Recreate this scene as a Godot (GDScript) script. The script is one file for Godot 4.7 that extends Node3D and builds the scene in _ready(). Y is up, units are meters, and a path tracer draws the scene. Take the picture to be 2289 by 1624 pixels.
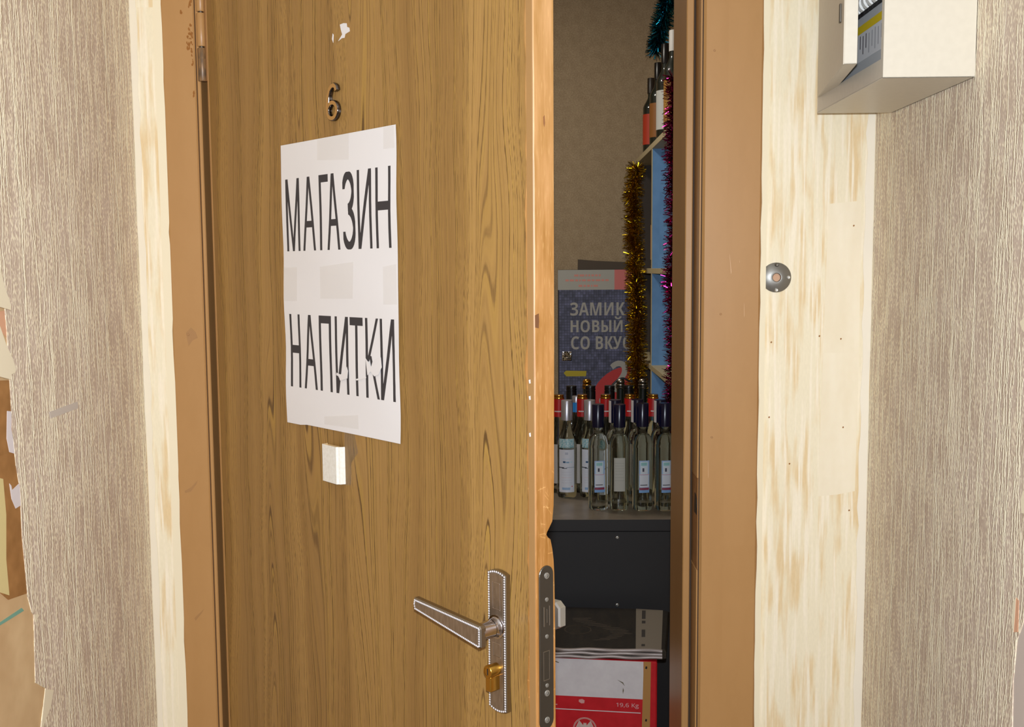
extends Node3D
# A brown wood-grain door, ajar, with a paper sign; a small drinks shop is seen through the gap. Lit by the camera's own flash.
# Axes: the wall with the door is the plane z = 0, the corridor is on the +z side, the shop on the -z side.

const EYE := 1.48                    # height of the lens
const HINGE_X := -0.5429             # hinge line on the wall plane
const SWING := 0.8199                # how far the door stands open, radians
const LEFT_X := -0.667               # side walls of the corridor
const RIGHT_X := 0.581
var rng := RandomNumberGenerator.new()
var M := {}
var door_at := Transform3D()

# ---------------------------------------------------------------- helpers
func start() -> SurfaceTool:
	var st := SurfaceTool.new()
	st.begin(Mesh.PRIMITIVE_TRIANGLES)
	return st

func auto_uv(p: Vector3, n: Vector3) -> Vector2:
	var a := n.abs()
	if a.x >= a.y and a.x >= a.z:
		return Vector2(p.z, -p.y)
	if a.y >= a.z:
		return Vector2(p.x, p.z)
	return Vector2(p.x, -p.y)

# counter-clockwise seen from outside; uvs in metres by the plane it faces, unless given
func tri(st: SurfaceTool, a: Vector3, b: Vector3, c: Vector3, g := -1, uv: Array = []) -> void:
	var n := (b - a).cross(c - a)
	var ps := [a, c, b]
	for i in 3:
		st.set_smooth_group(g)
		st.set_uv(uv[[0, 2, 1][i]] if uv.size() == 3 else auto_uv(ps[i], n))
		st.add_vertex(ps[i])

func quad(st: SurfaceTool, a: Vector3, b: Vector3, c: Vector3, d: Vector3, g := -1, uv: Array = []) -> void:
	if uv.size() == 4:
		tri(st, a, b, c, g, [uv[0], uv[1], uv[2]])
		tri(st, a, c, d, g, [uv[0], uv[2], uv[3]])
	else:
		tri(st, a, b, c, g)
		tri(st, a, c, d, g)

func quad_out(st: SurfaceTool, q: Array, mid: Vector3) -> void:
	var n: Vector3 = (q[1] - q[0]).cross(q[2] - q[0])
	if n.dot((q[0] + q[1] + q[2]) / 3.0 - mid) < 0.0:
		q.reverse()
	if q.size() == 4:
		quad(st, q[0], q[1], q[2], q[3])
	else:
		tri(st, q[0], q[1], q[2])

# box with chamfered edges
func box(st: SurfaceTool, lo: Vector3, hi: Vector3, b := 0.0015, xf := Transform3D()) -> void:
	var mid := (lo + hi) / 2.0
	var h := (hi - lo) / 2.0
	b = minf(b, minf(h.x, minf(h.y, h.z)) * 0.49)
	var pt := func(s: Vector3, ax: int) -> Vector3:
		var v := h - Vector3(b, b, b)
		v[ax] = h[ax]
		return xf * (mid + s * v)
	var c := xf * mid
	for ax in 3:
		var u := (ax + 1) % 3
		var w := (ax + 2) % 3
		for s in [-1.0, 1.0]:
			var q := []
			for k in [[-1.0, -1.0], [1.0, -1.0], [1.0, 1.0], [-1.0, 1.0]]:
				var sg := Vector3.ZERO
				sg[ax] = s; sg[u] = k[0]; sg[w] = k[1]
				q.append(pt.call(sg, ax))
			quad_out(st, q, c)
		if b > 0.0:
			for su in [-1.0, 1.0]:
				for sw in [-1.0, 1.0]:
					var s0 := Vector3.ZERO
					s0[u] = su; s0[w] = sw; s0[ax] = -1.0
					var s1 := s0
					s1[ax] = 1.0
					quad_out(st, [pt.call(s0, u), pt.call(s1, u), pt.call(s1, w), pt.call(s0, w)], c)
	if b > 0.0:
		for sx in [-1.0, 1.0]:
			for sy in [-1.0, 1.0]:
				for sz in [-1.0, 1.0]:
					var s := Vector3(sx, sy, sz)
					quad_out(st, [pt.call(s, 0), pt.call(s, 1), pt.call(s, 2)], c)

func area2(p: PackedVector2Array) -> float:
	var a := 0.0
	for i in p.size():
		var q := p[(i + 1) % p.size()]
		a += p[i].x * q.y - q.x * p[i].y
	return a

func inset(p: PackedVector2Array, d: float) -> PackedVector2Array:
	var out := PackedVector2Array()
	for i in p.size():
		var e0 := (p[i] - p[(i - 1 + p.size()) % p.size()]).normalized()
		var e1 := (p[(i + 1) % p.size()] - p[i]).normalized()
		var n := (Vector2(-e0.y, e0.x) + Vector2(-e1.y, e1.x)).normalized()
		out.append(p[i] + n * d / maxf(0.35, n.dot(Vector2(-e0.y, e0.x))))
	return out

# outline in (x, y), extruded from z0 to z1; both rims chamfered by b
func prism(st: SurfaceTool, outline: PackedVector2Array, z0: float, z1: float, b := 0.0, xf := Transform3D(), g := -1) -> void:
	var p := outline.duplicate()
	if area2(p) < 0.0:
		p.reverse()
	var inner := inset(p, b) if b > 0.0 else p
	var ix := Geometry2D.triangulate_polygon(inner)
	var v := func(q: Vector2, z: float) -> Vector3: return xf * Vector3(q.x, q.y, z)
	for i in range(0, ix.size(), 3):
		var t := [inner[ix[i]], inner[ix[i + 1]], inner[ix[i + 2]]]
		if (t[1] - t[0]).cross(t[2] - t[0]) < 0.0:
			t.reverse()
		tri(st, v.call(t[0], z1), v.call(t[1], z1), v.call(t[2], z1))
		tri(st, v.call(t[0], z0), v.call(t[2], z0), v.call(t[1], z0))
	for i in p.size():
		var j := (i + 1) % p.size()
		quad(st, v.call(p[i], z0 + b), v.call(p[j], z0 + b), v.call(p[j], z1 - b), v.call(p[i], z1 - b), g)
		if b > 0.0:
			quad(st, v.call(p[i], z1 - b), v.call(p[j], z1 - b), v.call(inner[j], z1), v.call(inner[i], z1))
			quad(st, v.call(inner[i], z0), v.call(inner[j], z0), v.call(p[j], z0 + b), v.call(p[i], z0 + b))

# turned shape about y; segs: lists of (radius, height) from the bottom up, smooth inside a list; p > 2 squares the section
func lathe(st: SurfaceTool, segs: Array, n := 32, p := 2.0, xf := Transform3D()) -> void:
	var g := 1
	var at := func(q: Vector2, i: int) -> Vector3:
		var a := TAU * i / n
		var c := cos(a)
		var s := sin(a)
		return xf * Vector3(q.x * signf(c) * pow(absf(c), 2.0 / p), q.y, -q.x * signf(s) * pow(absf(s), 2.0 / p))
	for seg in segs:
		for k in seg.size() - 1:
			for i in n:
				var a: Vector3 = at.call(seg[k], i)
				var b: Vector3 = at.call(seg[k], (i + 1) % n)
				var c: Vector3 = at.call(seg[k + 1], (i + 1) % n)
				var d: Vector3 = at.call(seg[k + 1], i)
				if seg[k].x > 1e-6:
					tri(st, a, b, c, g)
				if seg[k + 1].x > 1e-6:
					tri(st, a, c, d, g)
		g += 1

# part of a turned surface, as a label wears it; u runs left to right seen from outside
func label_band(st: SurfaceTool, r: float, y0: float, y1: float, a0: float, a1: float, n := 12, p := 2.0, th := 0.0004) -> void:
	var at := func(a: float, y: float, rr: float) -> Vector3:
		var c := sin(a)
		var s := cos(a)
		return Vector3(rr * signf(c) * pow(absf(c), 2.0 / p), y, rr * signf(s) * pow(absf(s), 2.0 / p))
	for i in n:
		var t0 := lerpf(a0, a1, float(i) / n)
		var t1 := lerpf(a0, a1, float(i + 1) / n)
		var u0 := float(i) / n
		var u1 := float(i + 1) / n
		quad(st, at.call(t0, y0, r + th), at.call(t1, y0, r + th), at.call(t1, y1, r + th), at.call(t0, y1, r + th), 1, [Vector2(u0, 1), Vector2(u1, 1), Vector2(u1, 0), Vector2(u0, 0)])
		quad(st, at.call(t1, y0, r), at.call(t0, y0, r), at.call(t0, y1, r), at.call(t1, y1, r), 2, [Vector2(u1, 1), Vector2(u0, 1), Vector2(u0, 0), Vector2(u1, 0)])

func tube(st: SurfaceTool, pts: PackedVector3Array, r: float, n := 8, closed := false) -> void:
	var rings := []
	for i in pts.size():
		var t := (pts[mini(i + 1, pts.size() - 1)] - pts[maxi(i - 1, 0)]).normalized()
		var u := t.cross(Vector3.UP if absf(t.y) < 0.9 else Vector3.RIGHT).normalized()
		var w := u.cross(t)
		var ring := []
		for k in n:
			ring.append(pts[i] + (u * cos(TAU * k / n) + w * sin(TAU * k / n)) * r)
		rings.append(ring)
	for i in rings.size() - 1:
		for k in n:
			var l := (k + 1) % n
			quad(st, rings[i][l], rings[i][k], rings[i + 1][k], rings[i + 1][l], 1)
	if not closed:
		for k in n:
			tri(st, pts[0], rings[0][k], rings[0][(k + 1) % n])
			tri(st, pts[-1], rings[-1][(k + 1) % n], rings[-1][k])

func bead(st: SurfaceTool, c: Vector3, r: float) -> void:
	var d := [Vector3.RIGHT, Vector3.UP, Vector3.LEFT, Vector3.DOWN]
	var k := r * 0.75
	var e := [Vector3(k, k, 0), Vector3(-k, k, 0), Vector3(-k, -k, 0), Vector3(k, -k, 0)]
	var top := c + Vector3(0, 0, r)
	for i in 4:
		tri(st, c + d[i] * r, c + e[i], top, 1)
		tri(st, c + e[i], c + d[(i + 1) % 4] * r, top, 1)

func part(parent: Node, called: String, st, mat: Material, label := "") -> MeshInstance3D:
	var o := MeshInstance3D.new()
	o.name = called
	if st is SurfaceTool:
		st.generate_normals()
		o.mesh = st.commit()
	else:
		o.mesh = st
	o.material_override = mat
	o.cast_shadow = GeometryInstance3D.SHADOW_CASTING_SETTING_ON
	if label:
		o.set_meta("label", label)
	parent.add_child(o, true)
	return o

func tag(o: Node3D, label: String, category: String, group := "", kind := "") -> void:
	o.set_meta("label", label)
	o.set_meta("category", category)
	if group: o.set_meta("group", group)
	if kind: o.set_meta("kind", kind)

func numbered(called: String) -> String:
	if not has_node(NodePath(called)):
		return called
	var i := 1
	while has_node(NodePath("%s_%03d" % [called, i])):
		i += 1
	return "%s_%03d" % [called, i]

func thing(called: String, label: String, category: String, at := Transform3D(), group := "", kind := "") -> Node3D:
	var o := Node3D.new()
	o.name = numbered(called)
	add_child(o)
	o.transform = at
	tag(o, label, category, group, kind)
	return o

func pv(a: Array) -> PackedVector2Array:
	var out := PackedVector2Array()
	for i in range(0, a.size(), 2):
		out.append(Vector2(a[i], a[i + 1]))
	return out

# thin sheet whose outline is given in the plane's own two axes
func sheet(parent: Node, called: String, outline: Array, th: float, mat: Material, xf: Transform3D, label := "") -> MeshInstance3D:
	var st := start()
	prism(st, pv(outline), 0.0, th, 0.0, xf)
	return part(parent, called, st, mat, label)

func words(parent: Node, called: String, text: String, bold: bool, rect: Rect2, z: float, mat: Material, xf := Transform3D()) -> MeshInstance3D:
	var f := SystemFont.new()
	f.font_names = PackedStringArray(["Droid Sans"])
	f.font_weight = 700 if bold else 400
	var t := TextMesh.new()
	t.font = f
	t.text = text
	t.font_size = 64
	t.pixel_size = 0.01
	t.depth = 0.02
	t.curve_step = 2.0
	var b := t.get_aabb()
	var o := part(parent, called, t, mat)
	var s := Vector3(rect.size.x / b.size.x, rect.size.y / b.size.y, 0.01)
	o.transform = xf * Transform3D(Basis.from_scale(s), Vector3(rect.position.x - b.position.x * s.x, rect.position.y - b.position.y * s.y, z))
	return o

func mat(c: Color, rough := 0.6, metal := 0.0, tex: Texture2D = null, scale := Vector2.ONE) -> StandardMaterial3D:
	var m := StandardMaterial3D.new()
	m.albedo_color = c
	m.roughness = rough
	m.metallic = metal
	if tex:
		m.albedo_texture = tex
		m.uv1_scale = Vector3(scale.x, scale.y, 1)
	return m

func rgb(r: int, g: int, b: int) -> Color:
	return Color8(r, g, b)

func noise_bytes(w: int, h: int, freq: float, sd: int, oct := 3, stretch := 1) -> PackedByteArray:
	var n := FastNoiseLite.new()
	n.seed = sd
	n.frequency = freq
	n.fractal_octaves = oct
	var im := n.get_image(w, h / stretch)
	if stretch > 1:
		im.resize(w, h, Image.INTERPOLATE_CUBIC)
	im.convert(Image.FORMAT_L8)
	return im.get_data()

func line_noise(n: int, step: int, r: RandomNumberGenerator) -> PackedFloat32Array:
	var a := PackedFloat32Array()
	a.resize(n)
	var k := n / step + 2
	var v := PackedFloat32Array()
	for i in k:
		v.append(r.randf())
	for i in n:
		var t := float(i) / step
		var j := int(t)
		var f := t - j
		f = f * f * (3.0 - 2.0 * f)
		a[i] = lerpf(v[j], v[j + 1], f)
	return a

func rgb_texture(w: int, h: int, data: PackedByteArray) -> ImageTexture:
	var im := Image.create_from_data(w, h, false, Image.FORMAT_RGB8, data)
	im.generate_mipmaps()
	return ImageTexture.create_from_image(im)

func grey_texture(w: int, h: int, data: PackedByteArray) -> ImageTexture:
	return ImageTexture.create_from_image(Image.create_from_data(w, h, false, Image.FORMAT_L8, data))

# two-tone mottle
func mottle(w: int, h: int, a: Color, b: Color, layers: Array, sd: int) -> ImageTexture:
	var ns := []
	for l in layers:
		ns.append(noise_bytes(w, h, l[0], sd + ns.size(), 3, l[2]))
	var d := PackedByteArray()
	d.resize(w * h * 3)
	for i in w * h:
		var t := 0.0
		for k in layers.size():
			t += layers[k][1] * (ns[k][i] / 255.0)
		t = clampf(t, 0.0, 1.0)
		d[i * 3] = int(255.0 * lerpf(a.r, b.r, t))
		d[i * 3 + 1] = int(255.0 * lerpf(a.g, b.g, t))
		d[i * 3 + 2] = int(255.0 * lerpf(a.b, b.b, t))
	return rgb_texture(w, h, d)

# wood-grain laminate, 0.8 m x 1.6 m: fine upright lines bent round a few long arches
func wood_texture() -> Array:
	var w := 2048
	var h := 640
	var r := RandomNumberGenerator.new()
	r.seed = 11
	var fine := line_noise(12000, 5, r)
	var mid := line_noise(12000, 90, r)
	var broad := line_noise(12000, 260, r)
	# dark lines in clusters, each with a yellower band on its right
	var line := PackedFloat32Array()
	var gold := PackedFloat32Array()
	line.resize(12000)
	gold.resize(12000)
	var at := 0.0
	while at < 11900.0:
		at += 9.0 + r.randf() * (24.0 + 60.0 * mid[int(at)])
		var strong := pow(r.randf(), 1.6)
		var half := r.randf_range(2.5, 5.5)
		for j in range(-10, 26):
			var q := clampi(int(at) + j, 0, 11999)
			line[q] = maxf(line[q], strong * clampf(1.4 - absf(j) / half, 0.0, 1.0))
			if j > 2:
				gold[q] = maxf(gold[q], strong * (1.0 - j / 26.0))
	var warp := noise_bytes(w / 8, h, 0.02, 5, 2, 4)
	var pore := noise_bytes(w, h, 0.35, 9, 1, 8)
	var cent := [Vector3(0.05, 0.9, 0.04), Vector3(0.17, 0.25, 0.05), Vector3(0.29, 1.55, -0.03), Vector3(0.43, 1.15, -0.045), Vector3(0.555, 0.9, 0.035), Vector3(0.705, 0.02, 0.05), Vector3(0.82, 1.9, -0.03)]
	var d := PackedByteArray()
	d.resize(w * h * 3)
	var hd := PackedByteArray()
	hd.resize(w * h)
	for y in h:
		var v := 1.6 * y / h
		for x in w:
			var u := 0.8 * x / w
			u += (warp[y * (w / 8) + x / 8] - 128) * 0.00009 + (pore[y * w + x] - 128) * 0.000004
			# each arch lifts the line coordinate in a bump that grows along the board
			var t := u
			for cc in cent:
				var du: float = u - cc.x
				if absf(du) < 0.075:
					var dv: float = maxf(0.0, v - cc.y) * cc.z if cc.z > 0.0 else maxf(0.0, cc.y - v) * -cc.z
					t += minf(dv * 1.7, 0.11) * exp(-du * du / 0.00085)
			t = t * 9000.0 + 800.0
			var i := clampi(int(t), 0, 11999)
			var f := fine[i]
			var po := pore[y * w + x] / 255.0
			var tone := clampf(0.5 + 0.9 * (broad[i] - 0.5) + 0.5 * (f - 0.5) + 0.4 * (po - 0.5), 0.0, 1.0)
			var go := clampf(gold[i] * 0.8, 0.0, 1.0)
			var dark := clampf(line[i] * (0.55 + 0.9 * (1.0 - po)) + clampf((f - 0.62) * 1.6, 0.0, 1.0) * 0.35, 0.0, 1.0) * 0.8
			var cr := lerpf(lerpf(140.0, 171.0, tone), 178.0, go)
			var cg := lerpf(lerpf(104.0, 132.0, tone), 140.0, go)
			var cb := lerpf(lerpf(56.0, 75.0, tone), 64.0, go)
			var q := (y * w + x)
			d[q * 3] = int(lerpf(cr, 76.0, dark))
			d[q * 3 + 1] = int(lerpf(cg, 52.0, dark))
			d[q * 3 + 2] = int(lerpf(cb, 26.0, dark))
			hd[q] = int(255.0 * (1.0 - dark))
	return [rgb_texture(w, h, d), grey_texture(w, h, hd)]

# embossed wallpaper, 0.5 m x 1.3 m: greyish ground, cream speckle, raised wandering threads
func wallpaper_texture() -> Array:
	var w := 640
	var h := 1600
	var r := RandomNumberGenerator.new()
	r.seed = 21
	var big := noise_bytes(w, h, 0.012, 31, 3, 2)
	var streak := noise_bytes(w, h, 0.06, 32, 3, 6)
	var speck := noise_bytes(w, h, 0.20, 33, 2, 2)
	var d := PackedByteArray()
	d.resize(w * h * 3)
	var hd := PackedByteArray()
	hd.resize(w * h)
	for i in w * h:
		var s := clampf((speck[i] / 255.0 - 0.46) * 3.6 + (streak[i] / 255.0 - 0.5) * 2.4, 0.0, 1.0)
		var b := (big[i] / 255.0 - 0.5) * 24.0
		d[i * 3] = int(clampf(lerpf(206.0, 245.0, s) + b * 0.6, 0, 255))
		d[i * 3 + 1] = int(clampf(lerpf(185.0, 230.0, s) + b * 0.7, 0, 255))
		d[i * 3 + 2] = int(clampf(lerpf(164.0, 200.0, s) + b * 0.8, 0, 255))
		hd[i] = int(60.0 + 80.0 * s)
	for k in 620:
		var x := r.randf() * w
		var y := r.randi() % h
		var ln := r.randi_range(60, 380)
		var strong := r.randf() < 0.5
		var dx := 0.0
		for j in ln:
			if j % 8 == 0:
				dx = r.randf_range(-0.30, 0.30)
			x += dx
			var yy := (y + j) % h
			for o in (3 if strong else 2):
				var q := yy * w + posmod(int(x) + o, w)
				var mixk := 0.95 if strong else 0.6
				d[q * 3] = int(lerpf(d[q * 3], 255.0, mixk))
				d[q * 3 + 1] = int(lerpf(d[q * 3 + 1], 243.0, mixk))
				d[q * 3 + 2] = int(lerpf(d[q * 3 + 2], 212.0, mixk))
				hd[q] = (255 if o < 2 else 200) if strong else 195
			if strong:
				for o in 2:
					var e := yy * w + posmod(int(x) + 3 + o, w)
					hd[e] = 40
					for c in 3:
						d[e * 3 + c] = int(d[e * 3 + c] * 0.93)
	return [rgb_texture(w, h, d), grey_texture(w, h, hd)]

# cream wall with soft upright orange and white streaks, 0.3 m x 1.3 m
func cream_texture() -> ImageTexture:
	var w := 384
	var h := 1024
	var a := noise_bytes(w, h, 0.045, 41, 3, 8)
	var b := noise_bytes(w, h, 0.075, 42, 4, 16)
	var c := noise_bytes(w, h, 0.008, 43, 3, 1)
	var e := noise_bytes(w, h, 0.2, 44, 2, 2)
	var k := noise_bytes(w, h, 0.03, 45, 3, 4)
	var d := PackedByteArray()
	d.resize(w * h * 3)
	for i in w * h:
		var pale := c[i] / 255.0
		var o := clampf((a[i] / 255.0 - 0.42) * 2.0 + (k[i] / 255.0 - 0.5) * 1.4 + (0.5 - pale) * 1.3, 0.0, 1.0)
		var wh := clampf((b[i] / 255.0 - 0.50) * 4.0, 0.0, 1.0)
		var n := (e[i] / 255.0 - 0.5) * 7.0
		d[i * 3] = int(clampf(lerpf(lerpf(240.0, 229.0, o), 247.0, wh) + n, 0, 255))
		d[i * 3 + 1] = int(clampf(lerpf(lerpf(227.0, 202.0, o), 234.0, wh) + n, 0, 255))
		d[i * 3 + 2] = int(clampf(lerpf(lerpf(196.0, 156.0, o), 208.0, wh) + n, 0, 255))
	return rgb_texture(w, h, d)

# varnished pine on the door's edge, 0.05 m x 1.4 m: paler towards the top
func pine_texture() -> ImageTexture:
	var w := 128
	var h := 1400
	var a := noise_bytes(w, h, 0.07, 51, 3, 20)
	var b := noise_bytes(w, h, 0.02, 52, 3, 2)
	var c := noise_bytes(w, h, 0.15, 53, 2, 4)
	var d := PackedByteArray()
	d.resize(w * h * 3)
	for i in w * h:
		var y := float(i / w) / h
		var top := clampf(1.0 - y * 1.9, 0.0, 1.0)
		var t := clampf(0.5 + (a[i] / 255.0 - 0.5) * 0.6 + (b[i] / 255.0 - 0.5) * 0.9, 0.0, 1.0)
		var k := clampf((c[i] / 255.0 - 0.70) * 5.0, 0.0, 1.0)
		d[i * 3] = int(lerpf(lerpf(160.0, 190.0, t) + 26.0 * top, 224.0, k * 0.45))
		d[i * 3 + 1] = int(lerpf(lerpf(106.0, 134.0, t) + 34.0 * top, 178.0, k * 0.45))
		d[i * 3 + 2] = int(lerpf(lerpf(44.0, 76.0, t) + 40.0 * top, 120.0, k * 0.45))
	# pale scratches across the grain
	var r := RandomNumberGenerator.new()
	r.seed = 57
	for k in 46:
		var y := r.randf_range(0.50, 0.76) * h
		var x := r.randf_range(10, 90)
		var l := r.randi_range(8, 34)
		var sl := r.randf_range(-0.7, 0.1)
		for j in l:
			var q := (int(y + j * sl) * w + mini(int(x) + j, w - 1)) * 3
			d[q] = mini(255, d[q] + 30)
			d[q + 1] = mini(255, d[q + 1] + 30)
			d[q + 2] = mini(255, d[q + 2] + 26)
	return rgb_texture(w, h, d)

# print on the paper sign: A3, four pixels to the millimetre; lengths in metres from the lower left corner
func fill_poly(im: Image, p: PackedVector2Array, c: Color) -> void:
	var s := 4000.0
	var hh := im.get_height()
	var y0 := INF
	var y1 := -INF
	for q in p:
		y0 = minf(y0, q.y)
		y1 = maxf(y1, q.y)
	for row in range(int(hh - y1 * s), int(hh - y0 * s) + 1):
		var y := (hh - row - 0.5) / s
		var xs := []
		for i in p.size():
			var a := p[i]
			var b := p[(i + 1) % p.size()]
			if (a.y > y) != (b.y > y):
				xs.append(a.x + (y - a.y) / (b.y - a.y) * (b.x - a.x))
		xs.sort()
		for i in range(0, xs.size() - 1, 2):
			im.fill_rect(Rect2i(int(xs[i] * s), row, maxi(1, int(xs[i + 1] * s) - int(xs[i] * s)), 1), c)

func sign_texture() -> ImageTexture:
	var im := Image.create_empty(1192, 1684, false, Image.FORMAT_RGB8)
	im.fill(rgb(228, 223, 220))
	var ink := rgb(54, 50, 52)
	var st := func(x0: float, y0: float, x1: float, y1: float, w: float) -> void:   # slanted stroke with level ends
		fill_poly(im, pv([x0 - w / 2, y0, x0 + w / 2, y0, x1 + w / 2, y1, x1 - w / 2, y1]), ink)
	var bar := func(x0: float, x1: float, y0: float, y1: float) -> void:
		fill_poly(im, pv([x0, y0, x1, y0, x1, y1, x0, y1]), ink)
	var w := 0.0058
	var h := w / 2
	var letter := func(ch: String, l: float, r: float, b: float, t: float) -> void:
		var m := (l + r) / 2
		match ch:
			"М":
				st.call(l + h, b, l + h, t, w); st.call(r - h, b, r - h, t, w)
				st.call(l + h + 0.001, t, m, b, w); st.call(r - h - 0.001, t, m, b, w)
			"А":
				st.call(l + h, b, m - 0.0008, t, w); st.call(r - h, b, m + 0.0008, t, w)
				bar.call(lerpf(l, m, 0.36), lerpf(r, m, 0.36), b + (t - b) * 0.315, b + (t - b) * 0.405)
			"Г":
				bar.call(l, l + w, b, t); bar.call(l, r, t - 0.0108, t)
			"И":
				bar.call(l, l + w, b, t); bar.call(r - w, r, b, t); st.call(l + h + 0.001, b, r - h - 0.001, t, w * 1.15)
			"Н":
				bar.call(l, l + w, b, t); bar.call(r - w, r, b, t); bar.call(l, r, b + (t - b) * 0.468, b + (t - b) * 0.578)
			"П":
				bar.call(l, l + w, b, t); bar.call(r - w, r, b, t); bar.call(l, r, t - 0.0112, t)
			"Т":
				bar.call(m - h, m + h, b, t); bar.call(l, r, t - 0.0114, t)
			"К":
				bar.call(l, l + w, b, t); st.call(l + w, b + (t - b) * 0.46, r - h - 0.001, t, w); st.call(lerpf(l + w, r, 0.2), b + (t - b) * 0.53, r - h, b, w)
			"З":
				for part_ in 2:
					var cy := b + (t - b) * (0.745 if part_ == 0 else 0.27)
					var ry := (t - b) * (0.205 if part_ == 0 else 0.225)
					var rx := (r - l) / 2 - h - (0.0015 if part_ == 0 else 0.0)
					var a0 := 2.75 if part_ == 0 else 1.45
					var a1 := -1.45 if part_ == 0 else -2.75
					for i in 121:
						var a := lerpf(a0, a1, i / 120.0)
						var p := Vector2(m + rx * cos(a), cy + ry * sin(a))
						bar.call(p.x - h, p.x + h, p.y - 0.005, p.y + 0.005)
	var first := ["М", 0.0113, 0.0507, "А", 0.0590, 0.0950, "Г", 0.1062, 0.1312, "А", 0.1260, 0.1595, "З", 0.1663, 0.1985, "И", 0.2045, 0.2390, "Н", 0.2485, 0.2842]
	for i in range(0, first.size(), 3):
		letter.call(first[i], first[i + 1], first[i + 2], 0.2615, 0.3692)
	var second := ["Н", 0.0142, 0.0440, "А", 0.0533, 0.0895, "П", 0.0972, 0.1298, "И", 0.1396, 0.1738, "Т", 0.1780, 0.2112, "К", 0.2172, 0.2508, "И", 0.2535, 0.2882]
	for i in range(0, second.size(), 3):
		letter.call(second[i], second[i + 1], second[i + 2], 0.0555, 0.1664)
	im.generate_mipmaps()
	return ImageTexture.create_from_image(im)

func image_texture(w: int, h: int, ground: Color, rects: Array) -> ImageTexture:
	var im := Image.create_empty(w, h, false, Image.FORMAT_RGB8)
	im.fill(ground)
	for r in rects:
		im.fill_rect(Rect2i(r[0], r[1], r[2], r[3]), r[4])
	im.generate_mipmaps()
	return ImageTexture.create_from_image(im)

# ---------------------------------------------------------------- everything
func _ready() -> void:
	rng.seed = 4
	# camera
	var cam := Camera3D.new()
	cam.name = "camera"
	cam.fov = rad_to_deg(2.0 * atan(812.0 / 2313.64))
	cam.rotation = Vector3(-0.0911, 0.017, -0.0074)
	cam.position = Vector3(0, EYE, 1.7685)
	cam.near = 0.02
	add_child(cam)
	cam.current = true
	# no sky is seen: the rooms are closed
	var env := Environment.new()
	env.background_mode = Environment.BG_COLOR
	env.background_color = Color(0.05, 0.05, 0.05)
	env.ambient_light_source = Environment.AMBIENT_SOURCE_DISABLED
	env.tonemap_mode = Environment.TONE_MAPPER_LINEAR
	env.tonemap_exposure = 1.0
	env.sdfgi_enabled = true
	env.ssao_enabled = true
	env.ssil_enabled = true
	var we := WorldEnvironment.new()
	we.name = "environment"
	we.environment = env
	add_child(we)
	# the camera's flash, just above the lens
	var flash := OmniLight3D.new()
	flash.name = "camera_flash"
	flash.position = cam.transform * Vector3(0.004, 0.055, -0.02)
	flash.light_color = Color(0.915, 0.955, 1.0)
	flash.light_energy = 2.35
	flash.light_size = 0.012
	flash.omni_range = 12.0
	flash.omni_attenuation = 2.0
	flash.shadow_enabled = true
	add_child(flash)
	door_at = Transform3D(Basis(Vector3.UP, -SWING), Vector3(HINGE_X, 0, 0))
	materials()
	rooms()
	added_ceiling_lamp(Vector3(0.0, 2.9, 2.4), "added square ceiling lamp for corridor fill light, behind the camera", 0.5)
	added_ceiling_lamp(Vector3(-0.5, 2.9, -1.6), "added square ceiling lamp brightening the shop, hidden by the door", 1.65)
	door_frame()
	door()
	paper_sign()
	door_number()
	paper_box()
	electric_box()
	rosette()
	shop()

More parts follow.
